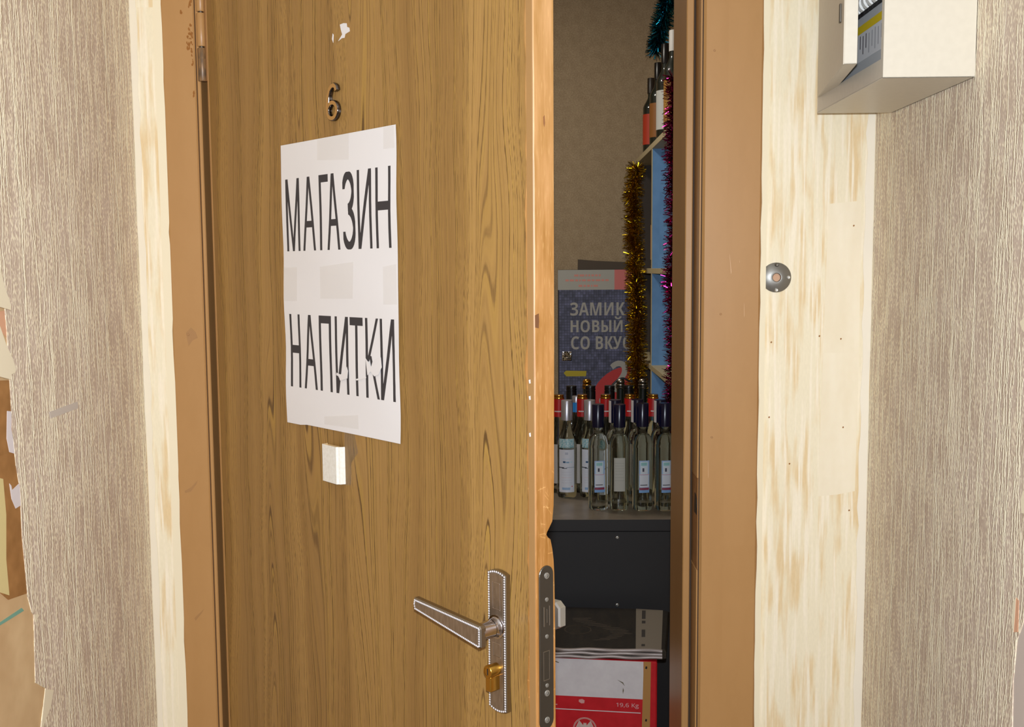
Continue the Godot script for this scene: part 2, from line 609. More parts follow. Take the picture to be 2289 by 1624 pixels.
func materials() -> void:
	var wd := wood_texture()
	M.wood = mat(Color.WHITE, 0.42, 0.0, wd[0], Vector2(1 / 0.8, 1 / 1.6))
	M.wood.uv1_offset = Vector3(0, 1.95 / 1.6, 0)
	M.wood.heightmap_enabled = true
	M.wood.heightmap_texture = wd[1]
	M.wood.heightmap_scale = 0.02
	M.wood.metallic_specular = 0.4
	var wp := wallpaper_texture()
	M.paper = mat(Color.WHITE, 0.75, 0.0, wp[0], Vector2(1 / 0.5, 1 / 1.3))
	M.paper.uv1_offset = Vector3(0, 1.92 / 1.3, 0)
	M.paper.heightmap_enabled = true
	M.paper.heightmap_texture = wp[1]
	M.paper.heightmap_scale = 0.12
	M.cream = mat(Color.WHITE, 0.8, 0.0, cream_texture(), Vector2(1 / 0.3, 1 / 1.3))
	M.cream.uv1_offset = Vector3(0.35, 1.92 / 1.3, 0)
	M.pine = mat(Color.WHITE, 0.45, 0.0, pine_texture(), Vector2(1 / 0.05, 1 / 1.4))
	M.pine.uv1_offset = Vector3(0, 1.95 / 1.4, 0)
	M.brown = mat(Color.WHITE, 0.38, 0.0, mottle(128, 256, rgb(173, 128, 76), rgb(181, 136, 84), [[0.02, 0.8, 4], [0.1, 0.3, 2]], 61), Vector2(3, 1.0))
	M.brown_dark = mat(rgb(150, 108, 64), 0.5)
	M.groove_shade = mat(rgb(62, 47, 36), 0.85)  # dark joint colour, also used to paint shade in the hinge gap
	M.substrate = mat(Color.WHITE, 0.8, 0.0, mottle(128, 256, rgb(196, 158, 112), rgb(226, 194, 146), [[0.02, 0.7, 2], [0.08, 0.35, 1]], 65), Vector2(2.5, 1.2))
	M.hardboard = mat(Color.WHITE, 0.7, 0.0, mottle(128, 128, rgb(150, 104, 54), rgb(176, 126, 72), [[0.05, 1.0, 1]], 67), Vector2(4, 4))
	M.plaster = mat(rgb(222, 202, 140), 0.9)
	M.teal_paint = mat(rgb(122, 168, 146), 0.7)
	M.torn = mat(rgb(240, 226, 194), 0.85)
	M.torn_white = mat(rgb(226, 216, 214), 0.85)
	M.torn_pink = mat(rgb(222, 168, 132), 0.85)
	M.smooth_wall = mat(rgb(206, 190, 176), 0.8)
	M.shop_wall = mat(Color.WHITE, 0.85, 0.0, mottle(256, 256, rgb(150, 128, 98), rgb(190, 168, 136), [[0.25, 0.9, 1], [0.03, 0.3, 1]], 71), Vector2(2.2, 2.2))
	M.floor = mat(Color.WHITE, 0.6, 0.0, mottle(128, 128, rgb(98, 84, 70), rgb(122, 106, 90), [[0.06, 1.0, 1]], 73), Vector2(1, 1))
	M.ceiling = mat(rgb(225, 222, 214), 0.9)
	M.lamp = mat(Color.WHITE, 0.6)
	M.lamp.emission_enabled = true
	M.lamp.emission = rgb(255, 244, 224)
	M.lamp.emission_energy_multiplier = 1.0
	M.white_plastic = mat(rgb(226, 224, 218), 0.5)
	M.steel = mat(rgb(158, 150, 138), 0.32, 1.0)
	M.steel_dark = mat(rgb(112, 108, 100), 0.38, 1.0)
	M.chrome = mat(rgb(196, 190, 190), 0.14, 1.0)
	M.mirror = mat(rgb(104, 96, 90), 0.12, 1.0)  # chrome coloured darker, painting in the dark surroundings it reflects
	M.worn = mat(Color.WHITE, 0.4, 0.2, mottle(64, 64, rgb(88, 72, 56), rgb(158, 118, 74), [[0.09, 1.0, 2]], 62), Vector2(20, 12))
	M.bead = mat(rgb(236, 232, 234), 0.28, 0.35)  # whitish tone stands in for flash glints on the steel beads
	M.plate_face = mat(Color.WHITE, 0.36, 0.85, mottle(128, 128, rgb(146, 130, 112), rgb(172, 156, 138), [[0.1, 1.0, 4]], 75), Vector2(12, 12))
	M.brass = mat(rgb(196, 150, 66), 0.28, 1.0)
	M.zinc = mat(rgb(206, 206, 200), 0.35, 0.9)
	M.black = mat(rgb(24, 22, 22), 0.6)
	M.gold_face = mat(rgb(176, 130, 70), 0.4, 0.2)
	M.sheet = mat(Color.WHITE, 0.7, 0.0, sign_texture(), Vector2(1, 1))
	M.tape = mat(Color(0.84, 0.79, 0.70, 0.05), 0.35)
	M.tape.transparency = BaseMaterial3D.TRANSPARENCY_ALPHA
	M.tape_clear = mat(Color(1.0, 0.97, 0.93, 0.03), 0.3)
	M.tape_clear.transparency = BaseMaterial3D.TRANSPARENCY_ALPHA
	M.card = mat(Color.WHITE, 0.8, 0.0, mottle(64, 64, rgb(226, 220, 206), rgb(240, 236, 226), [[0.1, 1.0, 1]], 77), Vector2(20, 20))
	M.card_inner = mat(rgb(206, 172, 120), 0.85)
	M.scuff = mat(rgb(226, 220, 216), 0.8)
	M.rust = mat(rgb(146, 92, 34), 0.8)
	M.smudge = mat(rgb(164, 120, 72), 0.6)
	M.enamel = mat(Color.WHITE, 0.4, 0.0, mottle(64, 64, rgb(208, 199, 181), rgb(213, 204, 186), [[0.2, 1.0, 1]], 79), Vector2(6, 6))
	M.enamel_grey = mat(rgb(176, 178, 180), 0.5)
	M.glass = mat(Color(0.97, 1.0, 0.98, 0.0), 0.02)
	M.glass.refraction_enabled = true
	M.glass.refraction_scale = 0.04
	M.glass.metallic_specular = 0.5

func rooms() -> void:
	var st := start()
	# wall with the doorway: one outline with a notch
	prism(st, pv([-1.75, 0, -0.60, 0, -0.60, 2.07, 0.34, 2.07, 0.34, 0, 1.0, 0, 1.0, 2.9, -1.75, 2.9]), -0.2, 0.0)
	var w := thing("wall_back", "cream streaked wall strips on both sides of the brown door frame", "wall", Transform3D(), "", "structure")
	part(w, "plaster", st, M.cream)
	# ragged edge of the wall covering where it meets the frame on the left
	var o := []
	for i in 34:
		o.append_array([-0.6115 + rng.randf_range(-0.0012, 0.003) - 0.0000, 2.05 - i * 0.042])
	o.append_array([-0.625, 0.62, -0.625, 2.05])
	sheet(w, "plaster_edge", o, 0.005, M.torn, Transform3D())
	o = []
	for i in 34:
		o.append_array([0.3915 - rng.randf_range(-0.0006, 0.0018), 2.05 - i * 0.042])
	o.append_array([0.400, 0.62, 0.400, 2.05])
	sheet(w, "plaster_edge", o, 0.0075, M.torn, Transform3D())
	var light := mat(Color.WHITE, 0.85, 0.0, mottle(128, 256, rgb(238, 223, 192), rgb(246, 234, 208), [[0.03, 0.8, 4], [0.1, 0.3, 1]], 47), Vector2(5, 1.5))
	sheet(w, "filler_patch", [0.4965, 1.085, 0.530, 1.088, 0.560, 1.094, 0.562, 1.30, 0.560, 1.59, 0.505, 1.585, 0.500, 1.30], 0.0003, light, Transform3D())
	o = [0.5800, 0.62, 0.5800, 1.86]
	for i in 40:
		o.append_array([0.5665 + rng.randf_range(-0.0022, 0.0022), 1.86 - i * 0.0318])
	sheet(w, "corner_band", o, 0.0008, mat(rgb(240, 230, 210), 0.85), Transform3D())
	o = [-0.6660, 0.62, -0.6660, 1.95]
	for i in 40:
		o.append_array([-0.6555 + rng.randf_range(-0.002, 0.002), 1.95 - i * 0.034])
	sheet(w, "corner_band", o, 0.0008, mat(rgb(238, 226, 202), 0.85), Transform3D())
	for q in [[0.5305, 1.357], [0.494, 1.362], [0.4125, 1.352], [0.4108, 1.223], [0.5375, 1.205], [0.548, 1.548], [0.551, 1.060], [0.447, 1.142]]:
		var s := 0.0016
		sheet(w, "speck", [q[0] - s, q[1], q[0], q[1] - s, q[0] + s, q[1] + s * 0.4, q[0], q[1] + s * 1.3], 0.0004, M.rust, Transform3D())
	# left side wall: painted board, what is left of older layers, and the embossed paper torn off along its near edge
	st = start()
	box(st, Vector3(-2.4, 0, 0.0), Vector3(LEFT_X - 0.0012, 2.9, 0.64), 0.0)
	w = thing("wall_left", "left corridor wall with torn embossed grey-beige wallpaper", "wall", Transform3D(), "", "structure")
	part(w, "board", st, M.substrate)
	var lx := Transform3D(Basis(Vector3(0, 0, -1), Vector3.UP, Vector3.RIGHT), Vector3(LEFT_X - 0.0012, 0, 0))   # outline (-z, y), thickness along +x
	var zy := func(a: Array) -> Array:
		var out := []
		for i in range(0, a.size(), 2):
			out.append_array([-a[i], a[i + 1]])
		return out
	sheet(w, "wallpaper", zy.call([0.001, 0.0, 0.43, 0.0, 0.4223, 0.8647, 0.4040, 0.9111, 0.4309, 0.9304, 0.4286, 0.9761, 0.4264, 1.0223, 0.4309, 1.0275, 0.4360, 1.0420, 0.4405, 1.0539, 0.4430, 1.09, 0.4468, 1.1342, 0.4461, 1.1996, 0.4535, 1.2307, 0.4580, 1.2783, 0.4578, 1.31, 0.4583, 1.3422, 0.4587, 1.3940, 0.4603, 1.4341, 0.4640, 1.46, 0.475, 1.50, 0.495, 1.56, 0.54, 1.63, 0.60, 1.75, 0.638, 2.9, 0.001, 2.9]), 0.0012, M.paper, lx)
	var up := func(d: float) -> Transform3D: return lx.translated(Vector3(d, 0, 0))
	sheet(w, "brown_patch", zy.call([0.4937, 1.3460, 0.4560, 1.3422, 0.4340, 1.0557, 0.4893, 1.0638, 0.53, 1.0965]), 0.0004, M.hardboard, lx)
	sheet(w, "plaster_patch", zy.call([0.515, 1.2294, 0.4868, 1.2199, 0.4838, 1.1730, 0.4896, 1.1164, 0.4865, 1.0687, 0.5205, 1.0854]), 0.0007, M.plaster, lx)
	sheet(w, "paint_stripe", zy.call([0.5250, 1.0423, 0.4564, 1.0422, 0.4509, 1.0367, 0.4920, 1.0377, 0.5253, 1.0389]), 0.0005, M.teal_paint, lx)
	sheet(w, "torn_flap", zy.call([0.49, 1.53, 0.466, 1.4624, 0.4525, 1.4391, 0.4530, 1.4320, 0.4600, 1.4335, 0.4840, 1.4380]), 0.0008, M.torn, up.call(0.004))
	sheet(w, "torn_flap", zy.call([0.495, 1.4350, 0.4800, 1.4121, 0.4670, 1.3885, 0.4531, 1.3705, 0.4454, 1.3553, 0.4481, 1.3515, 0.4575, 1.3502, 0.4605, 1.3436, 0.4932, 1.3516]), 0.0008, M.torn, up.call(0.003))
	sheet(w, "torn_flap", zy.call([0.4070, 0.9111, 0.3827, 0.9003, 0.3943, 0.8802, 0.4186, 0.8630, 0.4235, 0.8652]), 0.0008, M.torn, up.call(0.0014))
	sheet(w, "torn_flap", zy.call([0.4275, 1.0239, 0.4129, 1.0177, 0.4249, 1.0119]), 0.0006, M.torn, up.call(0.0014))
	sheet(w, "torn_backing", zy.call([0.4680, 1.3041, 0.4580, 1.3022, 0.4600, 1.2794, 0.4550, 1.2552, 0.4540, 1.2462, 0.4677, 1.2509, 0.4727, 1.2691]), 0.0005, M.torn_white, up.call(0.0004))
	sheet(w, "torn_backing", zy.call([0.4719, 1.2110, 0.4676, 1.2072, 0.4660, 1.2010, 0.4440, 1.2066, 0.4440, 1.1767, 0.4593, 1.1754, 0.4683, 1.1898]), 0.0005, M.torn_white, up.call(0.0004))
	sheet(w, "torn_backing", zy.call([0.50, 1.43, 0.461, 1.432, 0.458, 1.397, 0.4800, 1.4110]), 0.0004, M.torn_pink, lx)
	sheet(w, "scrape", zy.call([0.3546, 1.2872, 0.2644, 1.2900, 0.2638, 1.2800, 0.30, 1.2790, 0.3529, 1.2776]), 0.0005, mat(rgb(208, 196, 182), 0.8), up.call(0.0012))
	# right side wall
	st = start()
	box(st, Vector3(RIGHT_X + 0.0012, 0, 0), Vector3(2.4, 2.9, 0.64), 0.0)
	w = thing("wall_right", "right corridor wall in embossed grey-beige wallpaper under the electric box", "wall", Transform3D(), "", "structure")
	part(w, "board", st, M.smooth_wall)
	var rx := Transform3D(Basis(Vector3(0, 0, 1), Vector3.UP, Vector3.LEFT), Vector3(RIGHT_X + 0.0012, 0, 0))   # outline (z, y), thickness along -x
	sheet(w, "wallpaper", [0.001, 0, 0.552, 0, 0.5517, 0.9239, 0.5495, 0.9812, 0.5547, 1.0331, 0.5640, 1.05, 0.5712, 1.0663, 0.60, 1.10, 0.63, 1.15, 0.638, 2.9, 0.001, 2.9], 0.0012, M.paper, rx)
	var ru := rx.translated(Vector3(-0.0012, 0, 0))
	sheet(w, "torn_flap", [0.5507, 1.0840, 0.5440, 1.078, 0.5425, 1.0450, 0.5480, 1.0405, 0.5495, 1.062], 0.0006, M.torn, ru)
	sheet(w, "torn_backing", [0.5507, 1.0840, 0.5576, 1.0824, 0.5583, 1.0443, 0.5480, 1.0405, 0.5495, 1.062], 0.0004, M.torn_pink, ru)
	sheet(w, "torn_flap", [0.5711, 1.2200, 0.5583, 1.2156, 0.5525, 1.2041, 0.5560, 1.1882, 0.5733, 1.1913], 0.0006, M.torn, ru)
	sheet(w, "torn_flap", [0.56, 1.4288, 0.5338, 1.4126, 0.5400, 1.4050, 0.5568, 1.3950], 0.0006, M.torn, ru)
	# shells round both rooms
	var shell := func(called: String, label: String, cat: String, lo: Vector3, hi: Vector3, m: Material) -> void:
		var b := start()
		box(b, lo, hi, 0.0)
		var p := part(self, called, b, m)
		tag(p, label, cat, "", "structure")
	shell.call("wall_front", "plain corridor wall behind the camera", "wall", Vector3(-2.5, 0, 3.1), Vector3(2.5, 2.9, 3.2), M.smooth_wall)
	shell.call("wall_corridor_left", "plain end wall of the corridor, out of view on the left", "wall", Vector3(-2.5, 0, 0.0), Vector3(-2.4, 2.9, 3.1), M.smooth_wall)
	shell.call("wall_corridor_right", "plain end wall of the corridor, out of view on the right", "wall", Vector3(2.4, 0, 0.0), Vector3(2.5, 2.9, 3.1), M.smooth_wall)
	shell.call("wall_far", "speckled beige shop wall behind the shelves and the poster", "wall", Vector3(-1.75, 0, -3.1), Vector3(0.90, 2.9, -2.98), M.shop_wall)
	shell.call("wall_shop_left", "speckled beige shop wall hidden behind the door leaf", "wall", Vector3(-1.75, 0, -2.98), Vector3(-1.6, 2.9, -0.2), M.shop_wall)
	shell.call("wall_shop_right", "speckled beige shop wall behind the blue shelf unit", "wall", Vector3(0.80, 0, -2.98), Vector3(0.90, 2.9, -0.2), M.shop_wall)
	shell.call("floor", "dark mottled floor below the picture", "floor", Vector3(-2.5, -0.1, -3.1), Vector3(2.5, 0, 3.2), M.floor)
	shell.call("ceiling", "white ceiling above the picture", "ceiling", Vector3(-2.5, 2.9, -3.1), Vector3(2.5, 3.0, 3.2), M.ceiling)

func added_ceiling_lamp(at: Vector3, label: String, energy: float) -> void:  # unseen lamp added as fill light for the room
	var t := thing("added_ceiling_lamp", label, "lamp", Transform3D(Basis(), at))
	var st := start()
	box(st, Vector3(-0.17, -0.05, -0.17), Vector3(0.17, 0.0, 0.17), 0.006)
	part(t, "housing", st, M.white_plastic)
	st = start()
	box(st, Vector3(-0.15, -0.056, -0.15), Vector3(0.15, -0.05, 0.15), 0.002)
	part(t, "diffuser", st, M.lamp)
	var l := AreaLight3D.new()
	l.name = "fill_light"
	l.area_size = Vector2(0.3, 0.3)
	l.area_normalize_energy = true
	l.light_energy = energy
	l.light_color = Color(1.0, 0.97, 0.92)
	l.area_range = 8.0
	l.shadow_enabled = true
	l.transform = Transform3D(Basis(Vector3.RIGHT, -PI / 2), Vector3(0, -0.06, 0))
	t.add_child(l)

func door_frame() -> void:
	var t := thing("trim_1", "brown painted wooden door frame with rust by the hinge and a worn strike plate", "door frame", Transform3D(), "", "structure")
	var st := start()
	# left jamb: flat casing, then a stepped bead next to the hinges
	prism(st, pv([-0.612, -0.2, -0.612, 0.0045, -0.6095, 0.0055, -0.5590, 0.0055, -0.5570, 0.0035, -0.5570, -0.2]), -2.04, -0.0, 0.0, Transform3D(Basis(Vector3.RIGHT, Vector3.FORWARD * -1.0, Vector3.UP * -1.0), Vector3.ZERO))
	part(t, "left_jamb", st, M.brown)
	st = start()
	box(st, Vector3(-0.5570, 0, -0.2), Vector3(-0.5556, 2.04, 0.0005), 0.0)
	part(t, "joint", st, M.groove_shade)
	st = start()
	box(st, Vector3(-0.5556, 0, -0.2), Vector3(-0.5492, 2.04, 0.0038), 0.003)
	part(t, "hinge_bead", st, M.brown)
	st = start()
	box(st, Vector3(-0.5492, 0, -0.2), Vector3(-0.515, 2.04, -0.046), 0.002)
	part(t, "left_stop", st, M.groove_shade)  # coloured dark to stand for the shade between frame and leaf
	# right jamb: casing, rebate with its strike plate, stop
	st = start()
	box(st, Vector3(0.2925, 0, -0.2), Vector3(0.3925, 2.04, 0.006), 0.004)
	part(t, "right_jamb", st, M.brown)
	st = start()
	box(st, Vector3(0.2908, 0, -0.19), Vector3(0.2925, 2.04, 0.0005), 0.0)
	part(t, "joint", st, M.groove_shade)
	for s in [[1.118, 2.04], [0, 0.956]]:
		st = start()
		box(st, Vector3(0.2880, s[0], -0.19), Vector3(0.2908, s[1], 0.002), 0.0006)
		part(t, "rebate_strip", st, M.brown)
	st = start()
	box(st, Vector3(0.2893, 0.956, -0.19), Vector3(0.2908, 1.118, 0.001), 0.0004)
	var sp := part(t, "strike_recess", st, M.hardboard, "bare worn recess with a dark latch hole")
	st = start()
	prism(st, pv([0.031, 1.052, 0.006, 1.052, 0.003, 1.066, 0.006, 1.080, 0.016, 1.086, 0.028, 1.087]), 0.0, 0.0006, 0.0, Transform3D(Basis(Vector3.FORWARD, Vector3.UP, Vector3.LEFT), Vector3(0.2893, 0, 0)))
	part(sp, "latch_hole", st, M.black)
	st = start()
	box(st, Vector3(0.2838, 0, -0.2), Vector3(0.2880, 2.04, -0.056), 0.0)
	part(t, "joint", st, M.groove_shade)
	st = start()
	# stop, slightly bruised along its near left corner
	var lo := PackedVector2Array()
	box(st, Vector3(0.2712, 0, -0.205), Vector3(0.2838, 2.04, -0.044), 0.0015)
	part(t, "right_stop", st, M.brown)
	st = start()
	box(st, Vector3(-0.612, 2.04, -0.2), Vector3(0.3925, 2.10, 0.0055), 0.004)
	part(t, "head", st, M.brown)
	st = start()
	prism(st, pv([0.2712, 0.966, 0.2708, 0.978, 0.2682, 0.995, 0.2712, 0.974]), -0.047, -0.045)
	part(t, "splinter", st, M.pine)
	# rust beside the hinge, scratches and nail heads
	var f := Transform3D(Basis(), Vector3(0, 0, 0.0055))
	for q in [[-0.5640, 1.872, 0.0050, 0.011, 16], [-0.5660, 1.858, 0.0065, 0.007, 14], [-0.5620, 1.840, 0.0028, 0.014, 9], [-0.5625, 1.926, 0.0045, 0.010, 10], [-0.5775, 1.911, 0.0018, 0.005, 4], [-0.5610, 1.778, 0.0038, 0.004, 5]]:
		var stain := start()
		for k in q[4]:
			var c := Vector2(q[0] + rng.randfn() * q[2] * 0.6, q[1] + rng.randfn() * q[3] * 0.6)
			c.x = minf(c.x, -0.5605)
			var pts := PackedVector2Array()
			var rr := rng.randf_range(0.0006, 0.0022)
			for i in 9:
				var an := TAU * i / 9.0
				pts.append(c + Vector2(cos(an), sin(an) * 1.7) * rr * rng.randf_range(0.55, 1.2))
			prism(stain, pts, 0.0, 0.00015 + k * 0.00001, 0.0, f)
		part(t, "rust_stain", stain, M.rust).set_meta("kind", "stuff")
	sheet(t, "smudge", [-0.5890, 1.375, -0.5800, 1.384, -0.5720, 1.376, -0.5690, 1.366, -0.5780, 1.362, -0.5850, 1.352], 0.0002, M.smudge, f)
	sheet(t, "smudge", [-0.6010, 1.100, -0.5900, 1.106, -0.5780, 1.118, -0.5800, 1.112, -0.5900, 1.099, -0.6000, 1.096], 0.0002, M.smudge, f)
	sheet(t, "smudge", [-0.5920, 0.873, -0.5800, 0.884, -0.5740, 0.890, -0.5800, 0.880, -0.5900, 0.868], 0.0002, M.smudge, f)
	var pale := mat(rgb(212, 172, 130), 0.5)
	for q in [[0.3385, 1.503, 0.3415, 1.468, 0.0007], [0.3640, 1.420, 0.3645, 1.395, 0.0005], [0.3150, 1.283, 0.3190, 1.268, 0.0008], [0.3060, 1.150, 0.3066, 1.118, 0.0004], [0.3555, 1.493, 0.3558, 1.487, 0.0006]]:
		sheet(t, "scratch", [q[0], q[1], q[0] + q[4], q[1] - 0.004, q[2] + q[4], q[3] + 0.004, q[2], q[3]], 0.0002, pale, Transform3D(Basis(), Vector3(0, 0, 0.006)))
	for q in [[0.310, 1.838], [0.325, 1.401], [0.312, 1.190], [-0.585, 1.372]]:
		st = start()
		lathe(st, [[Vector2(0.0022, 0), Vector2(0.0018, 0.0007)], [Vector2(0.0018, 0.0007), Vector2(0, 0.0009)]], 10, 2.0, Transform3D(Basis(Vector3.RIGHT, PI / 2), Vector3(q[0], q[1], 0.0058)))
		part(t, "nail_head", st, M.smudge)

func door() -> void:
	var t := thing("door_1", "brown wood-grain door standing ajar, with a lever handle, brass lock and pine edge", "door", door_at, "", "structure")
	var st := start()
	box(st, Vector3(0.012, 0.012, -0.035), Vector3(0.770, 2.03, -0.0008), 0.001)
	part(t, "leaf", st, M.brown_dark)
	# wood-grain skin with a chipped edge beside the lipping
	var o := [0.012, 2.03, 0.012, 0.012]
	var y := 0.012
	while y < 2.03:
		o.append_array([0.7905 + rng.randf_range(-0.0012, 0.0012) - (0.003 if rng.randf() < 0.12 else 0.0), y])
		y += rng.randf_range(0.012, 0.035)
	o.append_array([0.7905, 2.03])
	st = start()
	# texture metres run from the leaf's upper left
	prism(st, pv(o), -0.0008, 0.0, 0.0)
	part(t, "wood_grain_skin", st, M.wood)
	# pine lipping: its outline in (z, y), with the bite above the lock, extruded through the leaf's width
	o = [-0.0345, 2.03, -0.0340, 1.6, -0.0338, 1.40, -0.0329, 1.2704, -0.0328, 1.2384, -0.0318, 1.2010, -0.0295, 1.1826, -0.0243, 1.1754, -0.0206, 1.1707, -0.0199, 1.1681, -0.0225, 1.1645, -0.0265, 1.1615, -0.0294, 1.1502, -0.0315, 1.1362, -0.0325, 1.1198, -0.0338, 1.05, -0.034, 0.9, -0.0345, 0.012]
	var front := []
	y = 0.012
	while y < 2.02:
		front.append_array([-0.0012 + rng.randf_range(-0.0006, 0.0002), y])
		y += rng.randf_range(0.02, 0.05)
	front.append_array([-0.0012, 2.03])
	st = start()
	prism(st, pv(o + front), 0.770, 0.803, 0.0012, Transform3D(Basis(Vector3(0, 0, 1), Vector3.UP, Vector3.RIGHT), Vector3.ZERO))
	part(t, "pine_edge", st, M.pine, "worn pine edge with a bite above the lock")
	var side := Transform3D(Basis(Vector3(0, 0, -1), Vector3.UP, Vector3.RIGHT), Vector3(0.803, 0, 0))
	sheet(t, "knot_mark", [0.0020, 1.427, 0.0080, 1.429, 0.0085, 1.420, 0.0078, 1.412, 0.0022, 1.413], 0.0003, mat(rgb(118, 76, 44), 0.7), side)
	sheet(t, "knot_mark", [0.0165, 1.651, 0.0185, 1.653, 0.0192, 1.644, 0.0180, 1.640, 0.0168, 1.644], 0.0003, mat(rgb(140, 92, 54), 0.7), side)
	for q in [[0.9, 1.352], [0.8, 1.333], [1.1, 1.290]]:
		sheet(t, "paint_chip", [0.7935, q[1], 0.7960, q[1] + 0.001, 0.7965, q[1] - 0.0035, 0.7945, q[1] - 0.004], 0.0003, M.scuff, Transform3D(Basis(), Vector3(0, 0, -0.0008)))
	st = start()
	box(st, Vector3(0.7918, 0.012, -0.0016), Vector3(0.8020, 2.03, -0.0008), 0.0004)
	part(t, "edge_front", st, mat(rgb(160, 120, 72), 0.5))
	st = start()
	box(st, Vector3(0.0082, 0.012, -0.035), Vector3(0.0142, 2.03, 0.0004), 0.0008)
	part(t, "hinge_edge", st, M.brown)
	# hinge: three knuckles, the lowest bare, on a pin
	for h in [1.862, 0.30]:
		var hg := start()
		lathe(hg, [[Vector2(0.0, 0), Vector2(0.004, 0)], [Vector2(0.004, 0), Vector2(0.004, 0.152)], [Vector2(0.004, 0.152), Vector2(0, 0.152)]], 12, 2.0, Transform3D(Basis(), Vector3(0.0, h - 0.0645, 0.004)))
		var pin := part(t, "hinge", hg, M.steel_dark)
		for k in 3:
			hg = start()
			var y0: float = h - 0.065 + k * 0.057
			lathe(hg, [[Vector2(0.0, y0), Vector2(0.0066, y0)], [Vector2(0.0066, y0), Vector2(0.0074, y0 + 0.001), Vector2(0.0074, y0 + 0.0535), Vector2(0.0066, y0 + 0.0545)], [Vector2(0.0066, y0 + 0.0545), Vector2(0, y0 + 0.0545)]], 16, 2.0, Transform3D(Basis(), Vector3(0, 0, 0.004)))
			part(pin, "knuckle", hg, M.brown if k > 0 else M.worn)
		hg = start()
		box(hg, Vector3(0.004, h - 0.065, -0.0015), Vector3(0.011, h + 0.10, 0.0012), 0.0003)
		part(pin, "hinge_leaf", hg, M.brown_dark)
	# white scrap of old paper and a glue trace
	sheet(t, "paper_scrap", [0.4154, 1.8181, 0.4240, 1.8185, 0.4322, 1.8170, 0.4330, 1.8120, 0.4385, 1.8099, 0.4395, 1.8049, 0.4283, 1.8032, 0.4260, 1.7985, 0.4193, 1.7990, 0.4102, 1.7965, 0.4206, 1.8040, 0.4175, 1.8110], 0.0003, M.scuff, Transform3D())
	sheet(t, "paper_scrap", [0.3965, 1.8095, 0.3990, 1.8070, 0.3975, 1.7964, 0.3945, 1.8018], 0.0003, M.scuff, Transform3D())
	sheet(t, "clear_tape", [0.404, 1.250, 0.430, 1.246, 0.438, 1.222, 0.420, 1.205, 0.418, 1.172, 0.402, 1.170], 0.0003, M.tape_clear, Transform3D())
	# handle plate
	var cx := 0.744
	var px := func(a: float, b: float, w: float, bulge: float) -> Array:
		var out := []
		for i in 9:
			var k := i / 8.0
			out.append_array([cx - w / 2 + w * k, b + bulge * (1.0 - pow(2 * k - 1, 2))])
		for i in 9:
			var k := i / 8.0
			out.append_array([cx + w / 2 - w * k, a - bulge * (1.0 - pow(2 * k - 1, 2))])
		return out
	var ya := 0.9455
	var yb := 1.1150
	st = start()
	prism(st, pv(px.call(ya, yb, 0.0325, 0.0035)), 0.0, 0.0085, 0.0012)
	var plate := part(t, "handle_plate", st, M.steel, "dull steel handle plate with a beaded border")
	st = start()
	prism(st, pv(px.call(ya + 0.003, yb - 0.003, 0.0235, 0.003)), 0.0085, 0.0091, 0.0003)
	part(plate, "plate_face", st, M.plate_face)
	st = start()
	for q in [[1.071, 1.103], [1.012, 1.028]]:
		for e in [[cx - 0.007, q[0], cx - 0.0062, q[1]], [cx + 0.0062, q[0], cx + 0.007, q[1]], [cx - 0.007, q[0] - 0.0008, cx + 0.007, q[0]], [cx - 0.007, q[1], cx + 0.007, q[1] + 0.0008]]:
			box(st, Vector3(e[0], e[1], 0.0088), Vector3(e[2], e[3], 0.0096), 0.0002)
	part(plate, "raised_panel", st, M.chrome)
	st = start()
	var rim := pv(px.call(ya + 0.0017, yb - 0.0017, 0.0285, 0.0033))
	for i in rim.size():
		var a := rim[i]
		var b := rim[(i + 1) % rim.size()]
		var n := maxi(1, roundi(a.distance_to(b) / 0.0030))
		for k in n:
			var c := a.lerp(b, float(k) / n)
			bead(st, Vector3(c.x, c.y, 0.0086), 0.00135)
	part(plate, "beading", st, M.bead).set_meta("kind", "stuff")
	# lever on its neck
	var turn := Transform3D(Basis(Vector3.RIGHT, PI / 2), Vector3(cx, 1.0490, 0))
	st = start()
	lathe(st, [[Vector2(0.0150, 0.0088), Vector2(0.0146, 0.0104)], [Vector2(0.0146, 0.0104), Vector2(0.0125, 0.0106)], [Vector2(0.0125, 0.0106), Vector2(0.0112, 0.0122), Vector2(0.0108, 0.017)], [Vector2(0.0103, 0.0172), Vector2(0.0103, 0.0178)], [Vector2(0.0108, 0.0180), Vector2(0.0102, 0.026), Vector2(0.0100, 0.036)], [Vector2(0.0100, 0.036), Vector2(0, 0.036)]], 28, 2.0, turn)
	var neck := part(t, "lever_neck", st, M.chrome)
	st = start()
	var lever := pv([0.6222, 1.0640, 0.6205, 1.0560, 0.6225, 1.0478, 0.7490, 1.0312, 0.7535, 1.0335, 0.7535, 1.0560, 0.7505, 1.0590])
	prism(st, lever, 0.0325, 0.0425, 0.0018)
	var lv := part(t, "lever", st, M.steel, "tapered steel lever with a beaded border")
	st = start()
	var p2 := inset(lever if area2(lever) > 0.0 else _rev(lever), 0.0042)
	prism(st, p2, 0.0424, 0.0431, 0.0003)
	part(lv, "lever_face", st, M.plate_face)
	st = start()
	p2 = inset(lever if area2(lever) > 0.0 else _rev(lever), 0.0027)
	for i in p2.size():
		var a := p2[i]
		var b := p2[(i + 1) % p2.size()]
		var n := maxi(1, roundi(a.distance_to(b) / 0.0030))
		for k in n:
			var c := a.lerp(b, float(k) / n)
			bead(st, Vector3(c.x, c.y, 0.0426), 0.00135)
	part(lv, "beading", st, M.bead).set_meta("kind", "stuff")
	# brass cylinder
	st = start()
